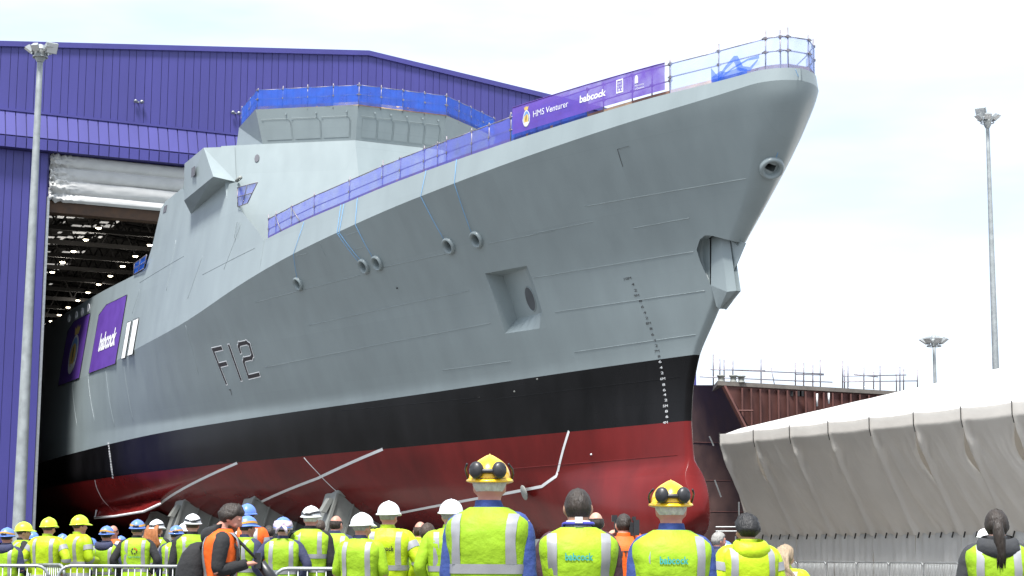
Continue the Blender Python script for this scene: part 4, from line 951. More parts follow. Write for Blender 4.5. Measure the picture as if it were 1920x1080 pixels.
# ================================================================== white tent
TE, ZE, AF, BAY, NB_ = 50., 7.65, 79.2, 3.17, 11
def W(aa, T_w, z): return a*aa+b*T_w+np.array([0, 0, z])
tent = thing('marquee', 'long white tarpaulin tent with sagging side curtains right of the bow', 'tent', W(62, 55, 0))
TR = 77.
M_SKIRT = mat('clear_grey_skirt', (.80, .80, .79), .35, var=.06, vscale=2, stretch=(1, 1, .2)); add_translucent(M_SKIRT, (.85, .85, .84), .3)
for i in range(NB_):
    a0, a1 = AF-BAY*i, AF-BAY*(i+1)
    rows = []
    for v in np.linspace(0, 1, 24):
        row = []
        for u_ in np.linspace(0, 1, 9):
            T_w = TE+(TR-TE)*v; z = ZE+.232*(T_w-TE)-.10*math.sin(math.pi*u_)+.02*fbm((u_*3+i, v*9, 0), 1.)
            if v < .02: z -= .12
            row.append(W(a0+(a1-a0)*u_, T_w, z))
        rows.append(row)
    m = MB(); m.grid(rows); m.grid([[W(a0, TR, ZE+.232*(TR-TE)), W(a1, TR, ZE+.232*(TR-TE))], [W(a0, 2*TR-TE, ZE), W(a1, 2*TR-TE, ZE)]]); m.build('roof_sheet', M_TARP, tent, True)
    # curtain
    gap = {0: .5, 4: .5, 5: .55, 6: .6, 7: .65}.get(i, .10)
    rg = random.Random(i+20); ph = rg.uniform(0, 9); rows = []
    for v in np.linspace(0, 1, 60):
        z = ZE-.06-v*5.27; row = []; vv = max(0, (v-.10)/.90)
        for u_ in np.linspace(0, 1, 44):
            ga = gap*math.sin(math.pi*min(1, vv*1.7))**2 if vv*1.7 < 1 else 0
            aa = a0+(a1-a0)*u_+ga*u_**3+.10*(1-vv)*0
            ac = u_-.55*vv                                  # across the pull of the cloth
            am = 1.0+.9*((i*37 % 10)/10); f = .07*am*fbm((ac*2.4+i*5, vv*.8, ph), 1., 3)+.05*am*(1-abs(2*((ac*1.7+.35*fbm((u_, vv, i), 1.6)+ph) % 1)-1))**3*(.2+vv*.8)+.022*fbm((ac*9, vv*1.6, ph), 1., 4)
            tight = math.exp(-((u_-.02)/.16)**2)*math.exp(-((vv-.10)/.22)**2)
            f += .09*tight*math.sin(26*(u_+vv*.9)+ph)+.05*math.exp(-((u_-1)/.12)**2)*math.sin(18*(vv+u_)+ph)*(vv < .6)
            f += .10*math.exp(-((vv-1)/.10)**2)*math.sin(u_*21+ph)*.5
            lip = .16*math.exp(-(u_/.07)**2)*min(1, vv*6)     # leading edge laps over its neighbour
            lean = 2.45*(vv**1.1*.5+vv*.5)
            bag = .14*math.sin(math.pi*min(1, vv*1.1)**1.3)*math.sin(math.pi*u_)**.7
            sag = -.05*math.sin(math.pi*u_)*(1-v)
            row.append(W(aa, TE-.10-bag-lip-f*min(1, vv*4+.08)*(.35+.65*math.sin(math.pi*min(1, max(0, u_)))**.3)+lean, z+sag))
        rows.append(row)
    m = MB(); m.grid(rows); m.build('side_curtain', M_TARP, tent, True)
    m = MB(); m.tube([W(a0, TE-.14, ZE), W(a0, TE-.14, ZE-.55), W(a0, TE-.05, ZE-.9)], .022, 6); m.build('valance_seam', M_DARKM, tent)
    m = MB(); rows = []
    for v in np.linspace(0, 1, 8):
        rows.append([W(a0+(a1-a0)*u_, TE+2.32+.05*fbm((u_*7+i*2, v*1.2, 5), 1.5, 4)+.02*math.sin(u_*40+i), 2.42-2.4*v) for u_ in np.linspace(0, 1, 24)])
    m.grid(rows); m.build('skirt_sheet', M_SKIRT, tent, True)
    m = MB(); m.tube([W(a0, TE+2.6, 0), W(a0, TE+2.6, 2.4), W(a0, TE+.3, ZE-.6)], .035, 6); m.build('frame_pole', M_GALV, tent)
    for k in range(4):
        m = MB(); m.tube([W(a0+(a1-a0)*(k+.5)/4, TE+2.2, 2.45), W(a0+(a1-a0)*(k+.5)/4+.08, TE+2.18, 2.2)], .035, 5); m.build('curtain_tie', M_DARKM, tent)
for aa in (AF+.1, AF-BAY*NB_):
    m = MB(); m.prism([W(aa, TE+2.5, 0), W(aa, 2*TR-TE, 0), W(aa, 2*TR-TE, ZE), W(aa, TR, ZE+.23*(TR-TE)), W(aa, TE+.3, ZE-.05), W(aa, TE+.3, ZE-.6)], a*.03); m.build('gable_sheet', M_TARP, tent)
for x in (1379, 1386):
    q = onb(x, 1000, 96); m = MB(); m.tube([q*np.array([1, 1, 0]), q*np.array([1, 1, 0])+np.array([0, 0, 4.2 if x > 1380 else 2.4])], .04, 6); m.build('frame_pole', M_GALV, tent)
for y in (988, 996):
    m = MB(); m.tube([onb(1342, y, 96), onb(1386, y, 96)], .035, 6); m.build('frame_pole', M_GALV, tent)
# ================================================================== crowd barriers
def barrier(p0, p1, lab, detail=True, nb=19):
    p0, p1 = np.array([*p0[:2], 0.]), np.array([*p1[:2], 0.]); d = p1-p0; Ln = np.linalg.norm(d); d /= Ln; n_ = np.array([-d[1], d[0], 0])
    th = thing('crowd_barrier', lab, 'barrier', (p0+p1)/2, 'steel crowd barriers')
    rc = .16; path = []
    for cx, cz, a0 in ((Ln-rc, 1.1-rc, 0), (rc, 1.1-rc, 90), (rc, .18+rc, 180), (Ln-rc, .18+rc, 270)):
        for k in range(5):
            an = math.radians(a0+k*22.5); path.append(p0+d*(cx+rc*math.cos(an))+np.array([0, 0, cz+rc*math.sin(an)]))
    path.append(path[0])
    m = MB(); m.tube(path, .021, 8); m.build('frame', M_GALV, th, True)
    bars = MB() if not detail else None
    for k in range(nb):
        x = .12+(Ln-.24)*(k+.5)/nb; q = p0+d*x; mm = MB() if detail else bars
        mm.tube([q+np.array([0, 0, .2]), q+np.array([0, 0, 1.085])], .008, 6)
        if detail: mm.build('bar', M_GALV, th, True)
    if not detail: tag(bars.build('bars', M_GALV, th, True), kind='stuff')
    for x in (.35, Ln-.35):
        mm = MB(); q = p0+d*x; mm.tube([q+n_*.3+np.array([0, 0, .02]), q+n_*.22+np.array([0, 0, .18]), q-n_*.22+np.array([0, 0, .18]), q-n_*.3+np.array([0, 0, .02])], .018, 6); mm.build('foot', M_GALV, th)
def gp(px, Y): q = atY(px, 1040, Y); return q
barrier(gp(-235, 23.4), gp(93, 23.6), 'nearest steel barrier at the left edge of the picture')
barrier(gp(110, 23.6), gp(372, 23.9), 'near steel barrier in front of the yellow helmets')
barrier(gp(352, 24.6), gp(501, 22.6), 'short looking steel barrier behind the photographer')
barrier(gp(514, 21.2), gp(882, 21.4), 'near steel barrier in front of the scarf helmet')
barrier(gp(40, 27), gp(122, 25.8), 'second steel barrier close behind the leftmost one')
ww = [(128, 43.5), (193, 41.8), (231, 39.8), (287, 38.2), (345, 36.6)]
for k, lab in enumerate(('leftmost oblique barrier of the far row by the hall', 'second oblique barrier of the far row', 'third oblique barrier of the far row', 'oblique far barrier nearest the photographer')):
    barrier(gp(*ww[k]), gp(ww[k+1][0]-2, ww[k+1][1]+.1), lab, False, 22)
for k in range(9):
    names = ['farthest', 'second farthest', 'third farthest', 'fourth farthest', 'fifth', 'sixth', 'seventh', 'eighth', 'nearest']
    barrier(W(76.2-2.34*k, TE-.75, 0), W(76.2-2.34*k-2.28, TE-.72, 0), names[k]+' of the barriers standing along the tent skirt', False, 20)
# ================================================================== people
M_HV = mat('hi_vis_yellow', (.265, .435, .016), .62, objrand=.10, var=.08, vscale=9, bump=.25, bscale=14, spec=.25)
M_HVJ = mat('hi_vis_jacket_yellow', (.37, .51, .010), .5, objrand=.06, var=.07, vscale=7, bump=.3, bscale=10, spec=.3)
M_OR = mat('hi_vis_orange', (.72, .11, .012), .6, var=.06, vscale=9, bump=.2, bscale=14, spec=.25)
M_REFL = mat('reflective_tape', (.30, .30, .31), .45, .25, var=.06, vscale=12)
M_NAVY = mat('navy_cloth', (.028, .032, .075), .85, var=.15, vscale=8, bump=.3, bscale=12)
M_BLUEC = mat('royal_blue_cloth', (.028, .055, .20), .85, var=.15, vscale=8, bump=.35, bscale=12)
M_MAROON = mat('maroon_cloth', (.055, .022, .032), .9, var=.15, vscale=8, bump=.3, bscale=12)
M_BLKC = mat('black_cloth', (.012, .012, .013), .85, var=.25, vscale=8, bump=.3, bscale=12)
M_GREYC = mat('charcoal_cloth', (.03, .031, .034), .85, var=.2, vscale=8, bump=.3, bscale=12)
M_TROU = mat('dark_trousers', (.02, .022, .03), .9, var=.2, vscale=6)
M_SHOE = mat('boot_leather', (.015, .012, .01), .6, var=.2)
M_HY = mat('helmet_amber', (.85, .50, .008), .32, var=.03, coat=.3); M_HW = mat('helmet_white', (.80, .80, .79), .35, var=.03, coat=.3)
M_HB = mat('helmet_blue', (.10, .20, .58), .38, var=.05, coat=.2); M_HL = mat('helmet_lime', (.62, .85, .02), .4, var=.03, coat=.2)
M_CUP = mat('ear_cup_black', (.018, .018, .02), .4, var=.1); M_OCHRE = mat('ochre_band', (.45, .24, .04), .7, var=.1)
M_TEAL = mat('print_teal', (.02, .30, .28), .6, var=.03); M_PRBLK = mat('print_black', (.02, .02, .02), .6, var=.03); M_PRRED = mat('print_red', (.55, .05, .02), .6, var=.03)
M_SCARF = mat('patterned_scarf', (.55, .45, .55), .85, var=.6, vscale=16)
SK = [mat('skin_fair', (.50, .27, .19), .55, var=.06, vscale=14), mat('skin_ruddy', (.48, .215, .155), .55, var=.07, vscale=14), mat('skin_tan', (.36, .19, .12), .55, var=.06, vscale=14)]
def hairmat(n, c): return mat(n, c, .55, var=.22, vscale=45, bump=.35, bscale=90, stretch=(1, 1, .2))
H_DK = hairmat('hair_dark_brown', (.022, .014, .009)); H_BR = hairmat('hair_brown', (.040, .022, .012)); H_GR = hairmat('hair_grey', (.26, .25, .23)); H_WH = hairmat('hair_white', (.50, .48, .44)); H_GI = hairmat('hair_ginger', (.30, .10, .025)); H_BL = hairmat('hair_ash_blonde', (.30, .22, .14)); H_BK = hairmat('hair_black', (.012, .011, .011))
HC = np.array([0, .022, 1.632]); NK = np.array([0, .0, 1.50])
POSE = {'slim': [(.175, 0, 1.40), (.212, -.02, 1.13), (.205, .06, .90), (.20, .1, .8)], 'fold': [(.175, 0, 1.40), (.225, .01, 1.13), (.06, .20, 1.12), (-.02, .24, 1.14)], 'down': [(.19, 0, 1.405), (.255, -.03, 1.13), (.245, .05, .90), (.24, .08, .80)], 'front': [(.19, 0, 1.405), (.265, .0, 1.13), (.13, .25, 1.12), (.07, .31, 1.13)],
        'hips': [(.19, 0, 1.405), (.34, -.07, 1.16), (.23, .03, .99), (.19, .08, .95)], 'raised': [(.19, 0, 1.405), (.29, .16, 1.27), (.15, .27, 1.50), (.09, .30, 1.55)],
        'pocket': [(.19, 0, 1.405), (.29, -.06, 1.14), (.22, .06, .96), (.19, .1, .9)], 'camera': [(.19, .01, 1.395), (.235, -.02, 1.13), (.10, .21, 1.19), (.055, .28, 1.20)]}
def head_xf(p, yaw, pitch, roll=0):
    q = np.asarray(p, float)-NK
    cp, sp = math.cos(pitch), math.sin(pitch); q = np.array([q[0], q[1]*cp+q[2]*sp, -q[1]*sp+q[2]*cp])
    cy, sy = math.cos(yaw), math.sin(yaw); q = np.array([q[0]*cy-q[1]*sy, q[0]*sy+q[1]*cy, q[2]])
    return q+NK-np.array([0, 0, .03])
def ell(m, c, r, n1=12, n2=16, fn=None):
    rows = []
    for i in range(n1+1):
        la = -math.pi/2+math.pi*i/n1
        rows.append([np.array(c)+np.array([r[0]*math.cos(la)*math.cos(2*math.pi*j/n2), r[1]*math.cos(la)*math.sin(2*math.pi*j/n2), r[2]*math.sin(la)]) for j in range(n2)])
    if fn: rows = [[fn(p) for p in r_] for r_ in rows]
    m.grid(rows, cv=True)
def headshape(p):
    q = p-HC; z = q[2]/.117
    k = 1-.30*max(0, -z)**1.4; y = q[1]
    if z < 0: y = y*(1-.12*max(0, -z))+.018*max(0, -z) if y > 0 else y*(1-.32*max(0, -z))
    return HC+np.array([q[0]*k, y, q[2]])
BODY = {}
TZ = [.70, .85, 1.0, 1.15, 1.28, 1.36, 1.415, 1.45, 1.478, 1.50]
TW = [.185, .185, .172, .186, .206, .214, .206, .166, .115, .074]
TD = [.125, .125, .116, .126, .137, .132, .116, .095, .08, .070]
TY = [0, 0, 0, -.005, -.012, -.016, -.012, -.005, .0, .004]
def tsurf(th, z, off=0., wb=1., db=1., wr=0., sd_=0.):
    W_ = np.interp(z, TZ, TW)*wb+off; D_ = np.interp(z, TZ, TD)*db+off; yc = np.interp(z, TZ, TY); c, s = math.cos(th), math.sin(th)
    x = W_*math.copysign(abs(c)**(2/2.5), c); y = yc+D_*math.copysign(abs(s)**(2/2.5), s)
    if wr:
        k = wr*(fbm((x*7+sd_, y*4, z*5+sd_), 1., 3)+.6*math.sin(z*38+6*fbm((x*3, sd_, z*2), 1.))*math.exp(-((z-.95)/.16)**2)); l_ = math.hypot(x, y)+1e-6; x += k*x/l_; y += k*y/l_
    return np.array([x, y, z])
def back_y(x, z, off, wb=1., db=1.):
    W_ = np.interp(z, TZ, TW)*wb+off; D_ = np.interp(z, TZ, TD)*db+off; yc = np.interp(z, TZ, TY)
    return yc-D_*max(0, 1-min(1, abs(x)/W_)**2.5)**(1/2.5)
def body_mesh(pose, yaw, pitch, fine=False):
    key = (pose, round(yaw, 2), round(pitch, 2), fine)
    if key in BODY: return BODY[key]
    m = MB()
    rows = [[tsurf(2*math.pi*k/20, z, -.012) for k in range(20)] for z in np.linspace(.84, 1.495, 16)]
    n0 = len(m.v); m.grid(rows, cv=True); m.f += [tuple(n0+k for k in range(20))[::-1], tuple(n0+15*20+k for k in range(20))]; m.m += [0, 0]
    hx = lambda p: head_xf(p, yaw, pitch)
    m.tube([(0, -.004, 1.44), (0, .0, 1.50), hx((0, .006, 1.56)), hx((0, .012, 1.60))], [.072, .066, .063, .06], 14)
    ell(m, HC, (.077, .098, .117), 14, 20, lambda p: hx(headshape(p)))
    for c, r in (((0, .118, 1.618), (.013, .022, .022)), ((0, .108, 1.645), (.009, .014, .026)), ((0, .098, 1.573), (.026, .012, .007)), ((0, .098, 1.563), (.022, .011, .007)), ((0, .088, 1.532), (.028, .020, .018)), ((.035, .100, 1.658), (.026, .010, .008)), ((-.035, .100, 1.658), (.026, .010, .008)),
                 ((.079, .012, 1.628), (.011, .022, .032)), ((-.079, .012, 1.628), (.011, .022, .032)), ((.045, .085, 1.600), (.022, .02, .022)), ((-.045, .085, 1.600), (.022, .02, .022))):
        ell(m, c, r, 8, 12, hx)
    for sg in (1, -1):
        P = [np.array((sg*p[0], p[1], p[2])) for p in POSE[pose]]
        m.tube([P[0]+np.array([-sg*.06, 0, 0]), P[0], (P[0]+P[1])/2, P[1], (P[1]+P[2])/2, P[2]], [.05, .055, .048, .042, .04, .029], 12)
        d = P[3]-P[2]; d /= np.linalg.norm(d); sdv = np.cross(d, [0, 0, 1.]); sdv = sdv/(np.linalg.norm(sdv)+1e-9) if abs(d[2]) < .9 else np.array([0, 1., 0]); upv = np.cross(sdv, d)
        m.tube([P[2]-d*.01, P[2]+d*.045, P[2]+d*.085], [.027, .040, .038], 10, flat=.55)
        for k, ln in enumerate((.068, .078, .073, .056)):
            o_ = (k-1.5)*.019; b0 = P[2]+d*.075+sdv*o_; cur = -upv*.25
            m.tube([b0, b0+(d+cur*.4)*ln*.45, b0+(d+cur*1.4)*ln*.75, b0+(d*.8+cur*2.4)*ln], [.0098, .0094, .0088, .007], 7)
        b0 = P[2]+d*.025-sdv*sg*.0+upv*.0; tsd = -sdv if (sdv@np.array([sg, 0, 0])) > 0 else sdv
        m.tube([b0+tsd*.022, b0+tsd*.046+d*.028, b0+tsd*.050+d*.058], [.013, .0115, .009], 7)
        m.tube([(sg*.085, 0, .90), (sg*.10, .0, .70), (sg*.105, .012, .48), (sg*.105, -.01, .28), (sg*.105, -.015, .06)], [.088, .078, .058, .05, .04], 12)
        m.tube([(sg*.105, -.05, .045), (sg*.11, .06, .04), (sg*.115, .16, .03)], [.045, .045, .032], 10)
    me = m.mesh('body', SK[0], True); o = bpy.data.objects.new('tmp', me); col.objects.link(o)
    r_ = o.modifiers.new('r', 'REMESH'); r_.mode = 'VOXEL'; r_.voxel_size = .0075 if fine else .0115; r_.use_smooth_shade = True
    s_ = o.modifiers.new('s', 'SMOOTH'); s_.iterations = 2; s_.factor = .4
    dg = bpy.context.evaluated_depsgraph_get(); ev = bpy.data.meshes.new_from_object(o.evaluated_get(dg)); ev.name = 'body'
    bpy.data.objects.remove(o); BODY[key] = ev
    if not ev.materials: ev.materials.append(SK[0])
    return ev
def hx_of(yaw, pitch): return lambda p: head_xf(p, yaw, pitch)
def hair_part(root, kind, mt, hx, sd_=0, hat=False):
    m = MB(); n = 36; nv = 12; th = {'buzz': .006, 'short': .016, 'bald': .008, 'long': .02, 'pony': .012, 'thick': .028}[kind]
    rows = []
    for i in range(nv+1):
        row = []
        for j in range(n):
            az = 2*math.pi*j/n; fwd = math.sin(az)
            lo = float(np.interp(fwd, [-1, -.35, .15, .45, 1], [-.45, -.42, -.10, .40, .50])); hi = 1.
            if hat and kind != 'long' and fwd < .15: lo = max(lo, -.20)
            if kind == 'bald': hi = float(np.interp(fwd, [-1, 0, .4], [.42, .38, .2])); lo = float(np.interp(fwd, [-1, -.3, .3, .5], [-.6, -.45, .05, .15]))
            if kind in ('long', 'pony') and fwd < 0: lo = -.75
            t_ = lo+(hi-lo)*i/nv; la = math.asin(max(-1, min(1, t_)))
            e = th*min(1, .12+i/4.)*(1+.5*fbm((math.cos(az)*3+sd_, math.sin(az)*3, t_*3), 1.6, 4))
            if kind == 'thick' and fwd > 0: e *= 1-.55*min(1, fwd*1.6)*(1-i/nv)
            p = HC+np.array([(.077+e)*math.cos(la)*math.cos(az), (.098+e)*math.cos(la)*fwd, (.117+e*.9)*t_])
            row.append(hx(headshape(p)))
        rows.append(row)
    m.grid(rows, cv=True)
    if kind == 'long':
        for q in range(11):
            x = -.085+q*.017; pts = [hx((x, -.07, 1.70)), hx((x*1.15, -.115, 1.62)), hx((x*1.3, -.125, 1.52)), np.array([x*1.35+.02, -.15, 1.40]), np.array([x*1.1+.03, -.16, 1.30+.02*(q % 3)])]
            m.tube(pts, [.02, .026, .026, .022, .006], 7)
    if kind == 'pony':
        pts = [hx((0, -.095, 1.66)), hx((0, -.15, 1.655)), hx((.0, -.165, 1.60)), np.array([.008, -.165, 1.50]), np.array([.018, -.16, 1.40]), np.array([.012, -.165, 1.30])]
        m.tube(pts, [.022, .032, .040, .042, .034, .008], 10)
        for q in range(6): m.tube([p+np.array([.012*math.cos(q), .01*math.sin(q*2), 0])*(1+k*.3) for k, p in enumerate(pts[1:])], [.012, .016, .016, .014, .004], 6)
    return m.build('hair', mt, None, True)
def helmet_parts(root, kind, hx, seed=0):
    mt = {'yellow': M_HY, 'white': M_HW, 'blue': M_HB, 'lime': M_HL, 'whiteband': M_HW, 'blueband': M_HB, 'scarf': M_HB, 'bluemix': M_HB}[kind]
    c = HC+np.array([0, -.004, .045]); out_ = []
    A_, B_2, Z_ = .112, .134, .118
    m = MB(); rows = []
    for i in range(11):
        la = (math.pi/2)*(i/10)**.9; row = []
        for j in range(32):
            az = 2*math.pi*j/32; rx = A_*math.cos(la); ry = B_2*math.cos(la)
            rid = .006*math.exp(-(math.cos(az)/.22)**2)*math.sin(la*1.1)
            row.append(hx(c+np.array([rx*math.cos(az), ry*math.sin(az), Z_*math.sin(la)+rid+((.012 if kind == 'yellow' else .002)*math.exp(-(math.pi/2-la)**2*14))])))
        rows.append(row)
    m.grid(rows, cv=True); sh = m.build('helmet_shell', mt, None, True); out_.append(sh)
    m = MB(); rows = []
    for r_, dz in ((0, .004), (.012, -.004), (.016, -.012), (.004, -.016), (-.006, -.006)):
        rows.append([hx(c+np.array([(A_+r_)*math.cos(az), (B_2+r_+(max(0, math.sin(az))**2*.045 if r_ > 0 else 0))*math.sin(az), dz-(.012*max(0, math.sin(az)) if r_ > 0 else 0)-.01*max(0, -math.sin(az))])) for az in [2*math.pi*j/32 for j in range(32)]])
    m.grid(rows, cv=True); out_.append(m.build('helmet_brim', mt, None, True))
    if kind == 'yellow':
        for sg in (-1, 1):
            cc = c+np.array([sg*.058, -.120, .040]); ax = np.array([sg*.42, -1, .12]); ax /= np.linalg.norm(ax); m = MB()
            x_ = np.cross(ax, [0, 0, 1.]); x_ /= np.linalg.norm(x_); y_ = np.cross(ax, x_)
            m.grid([[hx(cc+ax*h+(r*math.cos(q*math.pi/9)*x_*.95+r*1.12*math.sin(q*math.pi/9)*y_)) for q in range(18)] for r, h in ((.025, -.02), (.038, -.012), (.042, .006), (.039, .022), (.025, .034), (.001, .037))], cv=True)
            out_.append(m.build('ear_cup', M_CUP, None, True))
            m = MB(); m.tube([hx(cc+ax*.02+np.array([sg*.045, .0, .03])), hx(c+np.array([sg*.125, -.06, .05])), hx(c+np.array([sg*.126, .0, .03])), hx(c+np.array([sg*.118, .02, .0]))], .006, 6); out_.append(m.build('ear_cup_arm', M_CUP, None, True))
        m = MB(); m.tube([hx(c+np.array([x, -.137+.06*abs(x/.06)**2*.2, .035])) for x in np.linspace(-.05, .05, 5)], .013, 8); out_.append(m.build('ear_cup_strap', M_CUP, None, True))
    if kind in ('blueband', 'whiteband', 'bluemix'):
        m = MB(); bm_ = {'blueband': M_OCHRE, 'whiteband': M_CUP, 'bluemix': M_OCHRE}[kind]; rows = []
        for dz in (.018, .046):
            la = math.asin(dz/Z_); rows.append([hx(c+np.array([(A_+.004)*math.cos(la)*math.cos(az), (B_2+.004)*math.cos(la)*math.sin(az), dz+.012*math.sin(az*2+seed)])) for az in [2*math.pi*j/28 for j in range(28)]])
        m.grid(rows, cv=True); out_.append(m.build('helmet_band', bm_, None, True))
        m = MB(); ell(m, c+np.array([0, -.132, .02]), (.05, .02, .016), 8, 12, hx); out_.append(m.build('helmet_buckle', M_CUP, None, True))
    if kind == 'scarf':
        m = MB(); rows = []
        for i in range(8):
            la = -.35+1.0*i/7; rows.append([hx(c+np.array([(A_+.012+.012*fbm((j, i, 2), .7))*math.cos(la)*math.cos(az), (B_2+.01+.015*fbm((j, i, 5), .7))*math.cos(la)*math.sin(az), Z_*math.sin(la)])) for j, az in enumerate([2*math.pi*j/28 for j in range(28)])])
        m.grid(rows, cv=True); out_.append(m.build('helmet_scarf', M_SCARF, None, True))
        for sg in (-1, 1):
            m = MB(); m.tube([hx(c+np.array([sg*.01, -.145, .01])), hx(c+np.array([sg*.05, -.165, -.03])), hx(c+np.array([sg*.07, -.15, -.09]))], [.014, .022, .012], 7); out_.append(m.build('scarf_knot', M_SCARF, None, True))
    return out_
def person(px, ytop, Y, head=0., lab='', hat=None, hair=('short', H_BR), skin=0, pose='down', vest='HV', sleeve=None, coat=False, tro=None, yaw=0., pitch=0., bands=(1.055, 1.105), two=False, text=None, logo=False, wb=1., hood=None, collar=None, group=None, hat_h=None, extras=None, vx=.125, fine=False, tilt=0.):
    t_ = atY(px, ytop, Y); hh = 1.722+(.052 if hat else (.01 if hair[0] != 'thick' else .02)); sc = t_[2]/hh
    root = bpy.data.objects.new('person', None); col.objects.link(root); tag(root, lab, 'person', group or 'crowd watching the ship')
    root.location = (float(t_[0]), float(t_[1]), 0); root.rotation_euler = (0, 0, math.radians(head)); root.scale = (sc, sc, sc); root.empty_display_size = .2
    sd_ = px*.37
    yaw, pitch = math.radians(yaw), math.radians(pitch); hx = hx_of(yaw, pitch)
    def kid(o): o.parent = root; o.matrix_parent_inverse = Matrix.Identity(4); return o
    o = bpy.data.objects.new('body', body_mesh(pose, yaw, pitch, fine)); col.objects.link(o); kid(o); o.material_slots[0].link = 'OBJECT'; o.material_slots[0].material = SK[skin]
    hm = {'HV': M_HV, 'HVJ': M_HVJ, 'OR': M_OR}.get(vest, vest); sm = sleeve or hm
    off = .030 if coat else .020
    # trousers and boots
    for sg in (1, -1):
        m = MB(); m.tube([(sg*.075, 0, .93), (sg*.095, 0, .72), (sg*.105, .012, .48), (sg*.108, -.008, .28), (sg*.108, -.012, .07)], [.112, .10, .078, .072, .07], 12); kid(m.build('trouser_leg', tro or M_TROU, None, True))
        m = MB(); m.tube([(sg*.105, -.06, .05), (sg*.11, .05, .05), (sg*.115, .17, .035), (sg*.116, .2, .03)], [.05, .055, .045, .02], 10); kid(m.build('boot', M_SHOE, None, True))
    m = MB(); m.grid([[tsurf(2*math.pi*k/24, z, .01, wb, 1.) for k in range(24)] for z in (.78, .86, .95)], cv=True); kid(m.build('waist', tro or M_TROU, None, True))
    # under-shirt and sleeves
    m = MB(); m.grid([[tsurf(2*math.pi*k/28, z, .006, wb) for k in range(28)] for z in np.linspace(.86, 1.498, 14)], cv=True); kid(m.build('shirt', sm, None, True))
    for sg in (1, -1):
        P = [np.array((sg*p[0]*(wb if k < 2 else 1), p[1], p[2])) for k, p in enumerate(POSE[pose])]; pts, rs = [], []
        bulk = 1.22 if coat else 1.08
        ctrl = [P[0]+np.array([-sg*.075, 0, .022]), P[0]+np.array([-sg*.02, 0, .0]), P[0]*.85+P[1]*.15, (P[0]+P[1])/2, P[1]*.9+P[0]*.1, P[1]*.88+P[2]*.12, (P[1]+P[2])/2, P[2]]
        rad = [.058, .070, .068, .061, .055, .054, .050, .041]
        for k in range(len(ctrl)-1):
            for q in (0, .33, .66): pts.append(ctrl[k]*(1-q)+ctrl[k+1]*q); rs.append((rad[k]*(1-q)+rad[k+1]*q)*bulk*(1+.07*fbm((k*1.7+q*2+sd_, sg*3, 0), 1.3)))
        pts.append(ctrl[-1]); rs.append(rad[-1]*bulk)
        for _ in range(2): pts = [pts[0]]+[(pts[i-1]+2*pts[i]+pts[i+1])/4 for i in range(1, len(pts)-1)]+[pts[-1]]
        m = MB(); m.tube(pts, rs, 14); slv = kid(m.build('sleeve', sm, None, True))
        for v_ in m.v: pass
        if coat and vest != sm and False: pass
        if coat:
            for i0 in (7, 13):
                m = MB(); m.tube(pts[i0:i0+3], [r+.005 for r in rs[i0:i0+3]], 14, caps=False); kid(m.build('sleeve_band', M_REFL, None, True))
    # vest or jacket body
    zlo = .74 if coat else .84
    m = MB(); zz = list(np.linspace(zlo, 1.40, 22))+[1.42, 1.437, 1.452, 1.466, 1.478, 1.488, 1.494]
    m.grid([[tsurf(2*math.pi*k/44, z, off, wb, 1., .010, sd_) for k in range(44)] for z in zz], cv=True); kid(m.build('jacket' if coat else 'vest', hm, None, True))
    # reflective tape
    zb_ = [bands]+([(bands[0]-.16, bands[1]-.16)] if two else [])
    for b0, b1 in zb_:
        m = MB(); m.grid([[tsurf(2*math.pi*k/44, z, off+.0035, wb, 1., .010, sd_) for k in range(44)] for z in np.linspace(b0, b1, 4)], cv=True); kid(m.build('reflective_band', M_REFL, None, True))
    for sg in (1, -1):
        m = MB(); rows = []
        for z in list(np.linspace(bands[1], 1.40, 14))+[1.415, 1.43, 1.443, 1.452, 1.460]:
            W_ = np.interp(z, TZ, TW)*wb+off; row = []
            for xx in np.linspace(vx-.026, vx+.026, 4):
                xx = min(xx*wb, W_*.985); th = math.acos(min(1, (xx/W_)**(2.5/2))); p = tsurf(-th, z, off+.004, wb, 1., .010, sd_); row.append(np.array([sg*p[0], p[1], p[2]]))
            rows.append(row)
        m.grid(rows, flip=sg < 0); kid(m.build('reflective_brace', M_REFL, None, True))
        m = MB(); m.grid([[np.array([p[0], -p[1]+2*.0, p[2]]) for p in r_] for r_ in rows]); kid(m.build('reflective_brace', M_REFL, None, True))
    # piping at the armholes / collar
    cm = collar or sm
    m = MB(); rows = []
    for r_, z in ((.090, 1.472), (.080, 1.495), (.074, 1.513), (.071, 1.520), (.064, 1.518), (.062, 1.49)):
        rows.append([np.array([r_*math.cos(q), .004+r_*1.02*math.sin(q)-.01*(z > 1.5), z+(.012 if math.sin(q) < 0 else -.02)*(z > 1.5)]) for q in [2*math.pi*k/24 for k in range(24)]])
    m.grid(rows, cv=True); kid(m.build('collar', cm, None, True))
    if hood:
        m = MB(); rows = []
        for i in range(9):
            la = -1.2+2.5*i/8; rows.append([np.array([(.155*math.cos(la*.6)+.01*fbm((j, i, sd_), .6))*math.cos(az), -.055+(.075+.02*math.cos(la))*math.sin(az)-.035*math.cos(la), 1.45+.075*math.sin(la)+.02*math.sin(az)]) for j, az in enumerate([2*math.pi*j/26 for j in range(26)])])
        m.grid(rows, cv=True); kid(m.build('hood', hood, None, True))
    if hair: kid(hair_part(root, hair[0], hair[1], hx, sd_, bool(hat)))
    if hat:
        for o in helmet_parts(root, hat, hx, sd_): kid(o)
    for sg in (1, -1):
        m = MB(); ell(m, hx(np.array([sg*.032, .097, 1.640])), (.010, .007, .007), 6, 10); kid(m.build('eye', M_WHITE, None, True))
        m = MB(); ell(m, hx(np.array([sg*.032, .103, 1.640])), (.005, .003, .005), 6, 8); kid(m.build('iris', M_CUP, None, True))
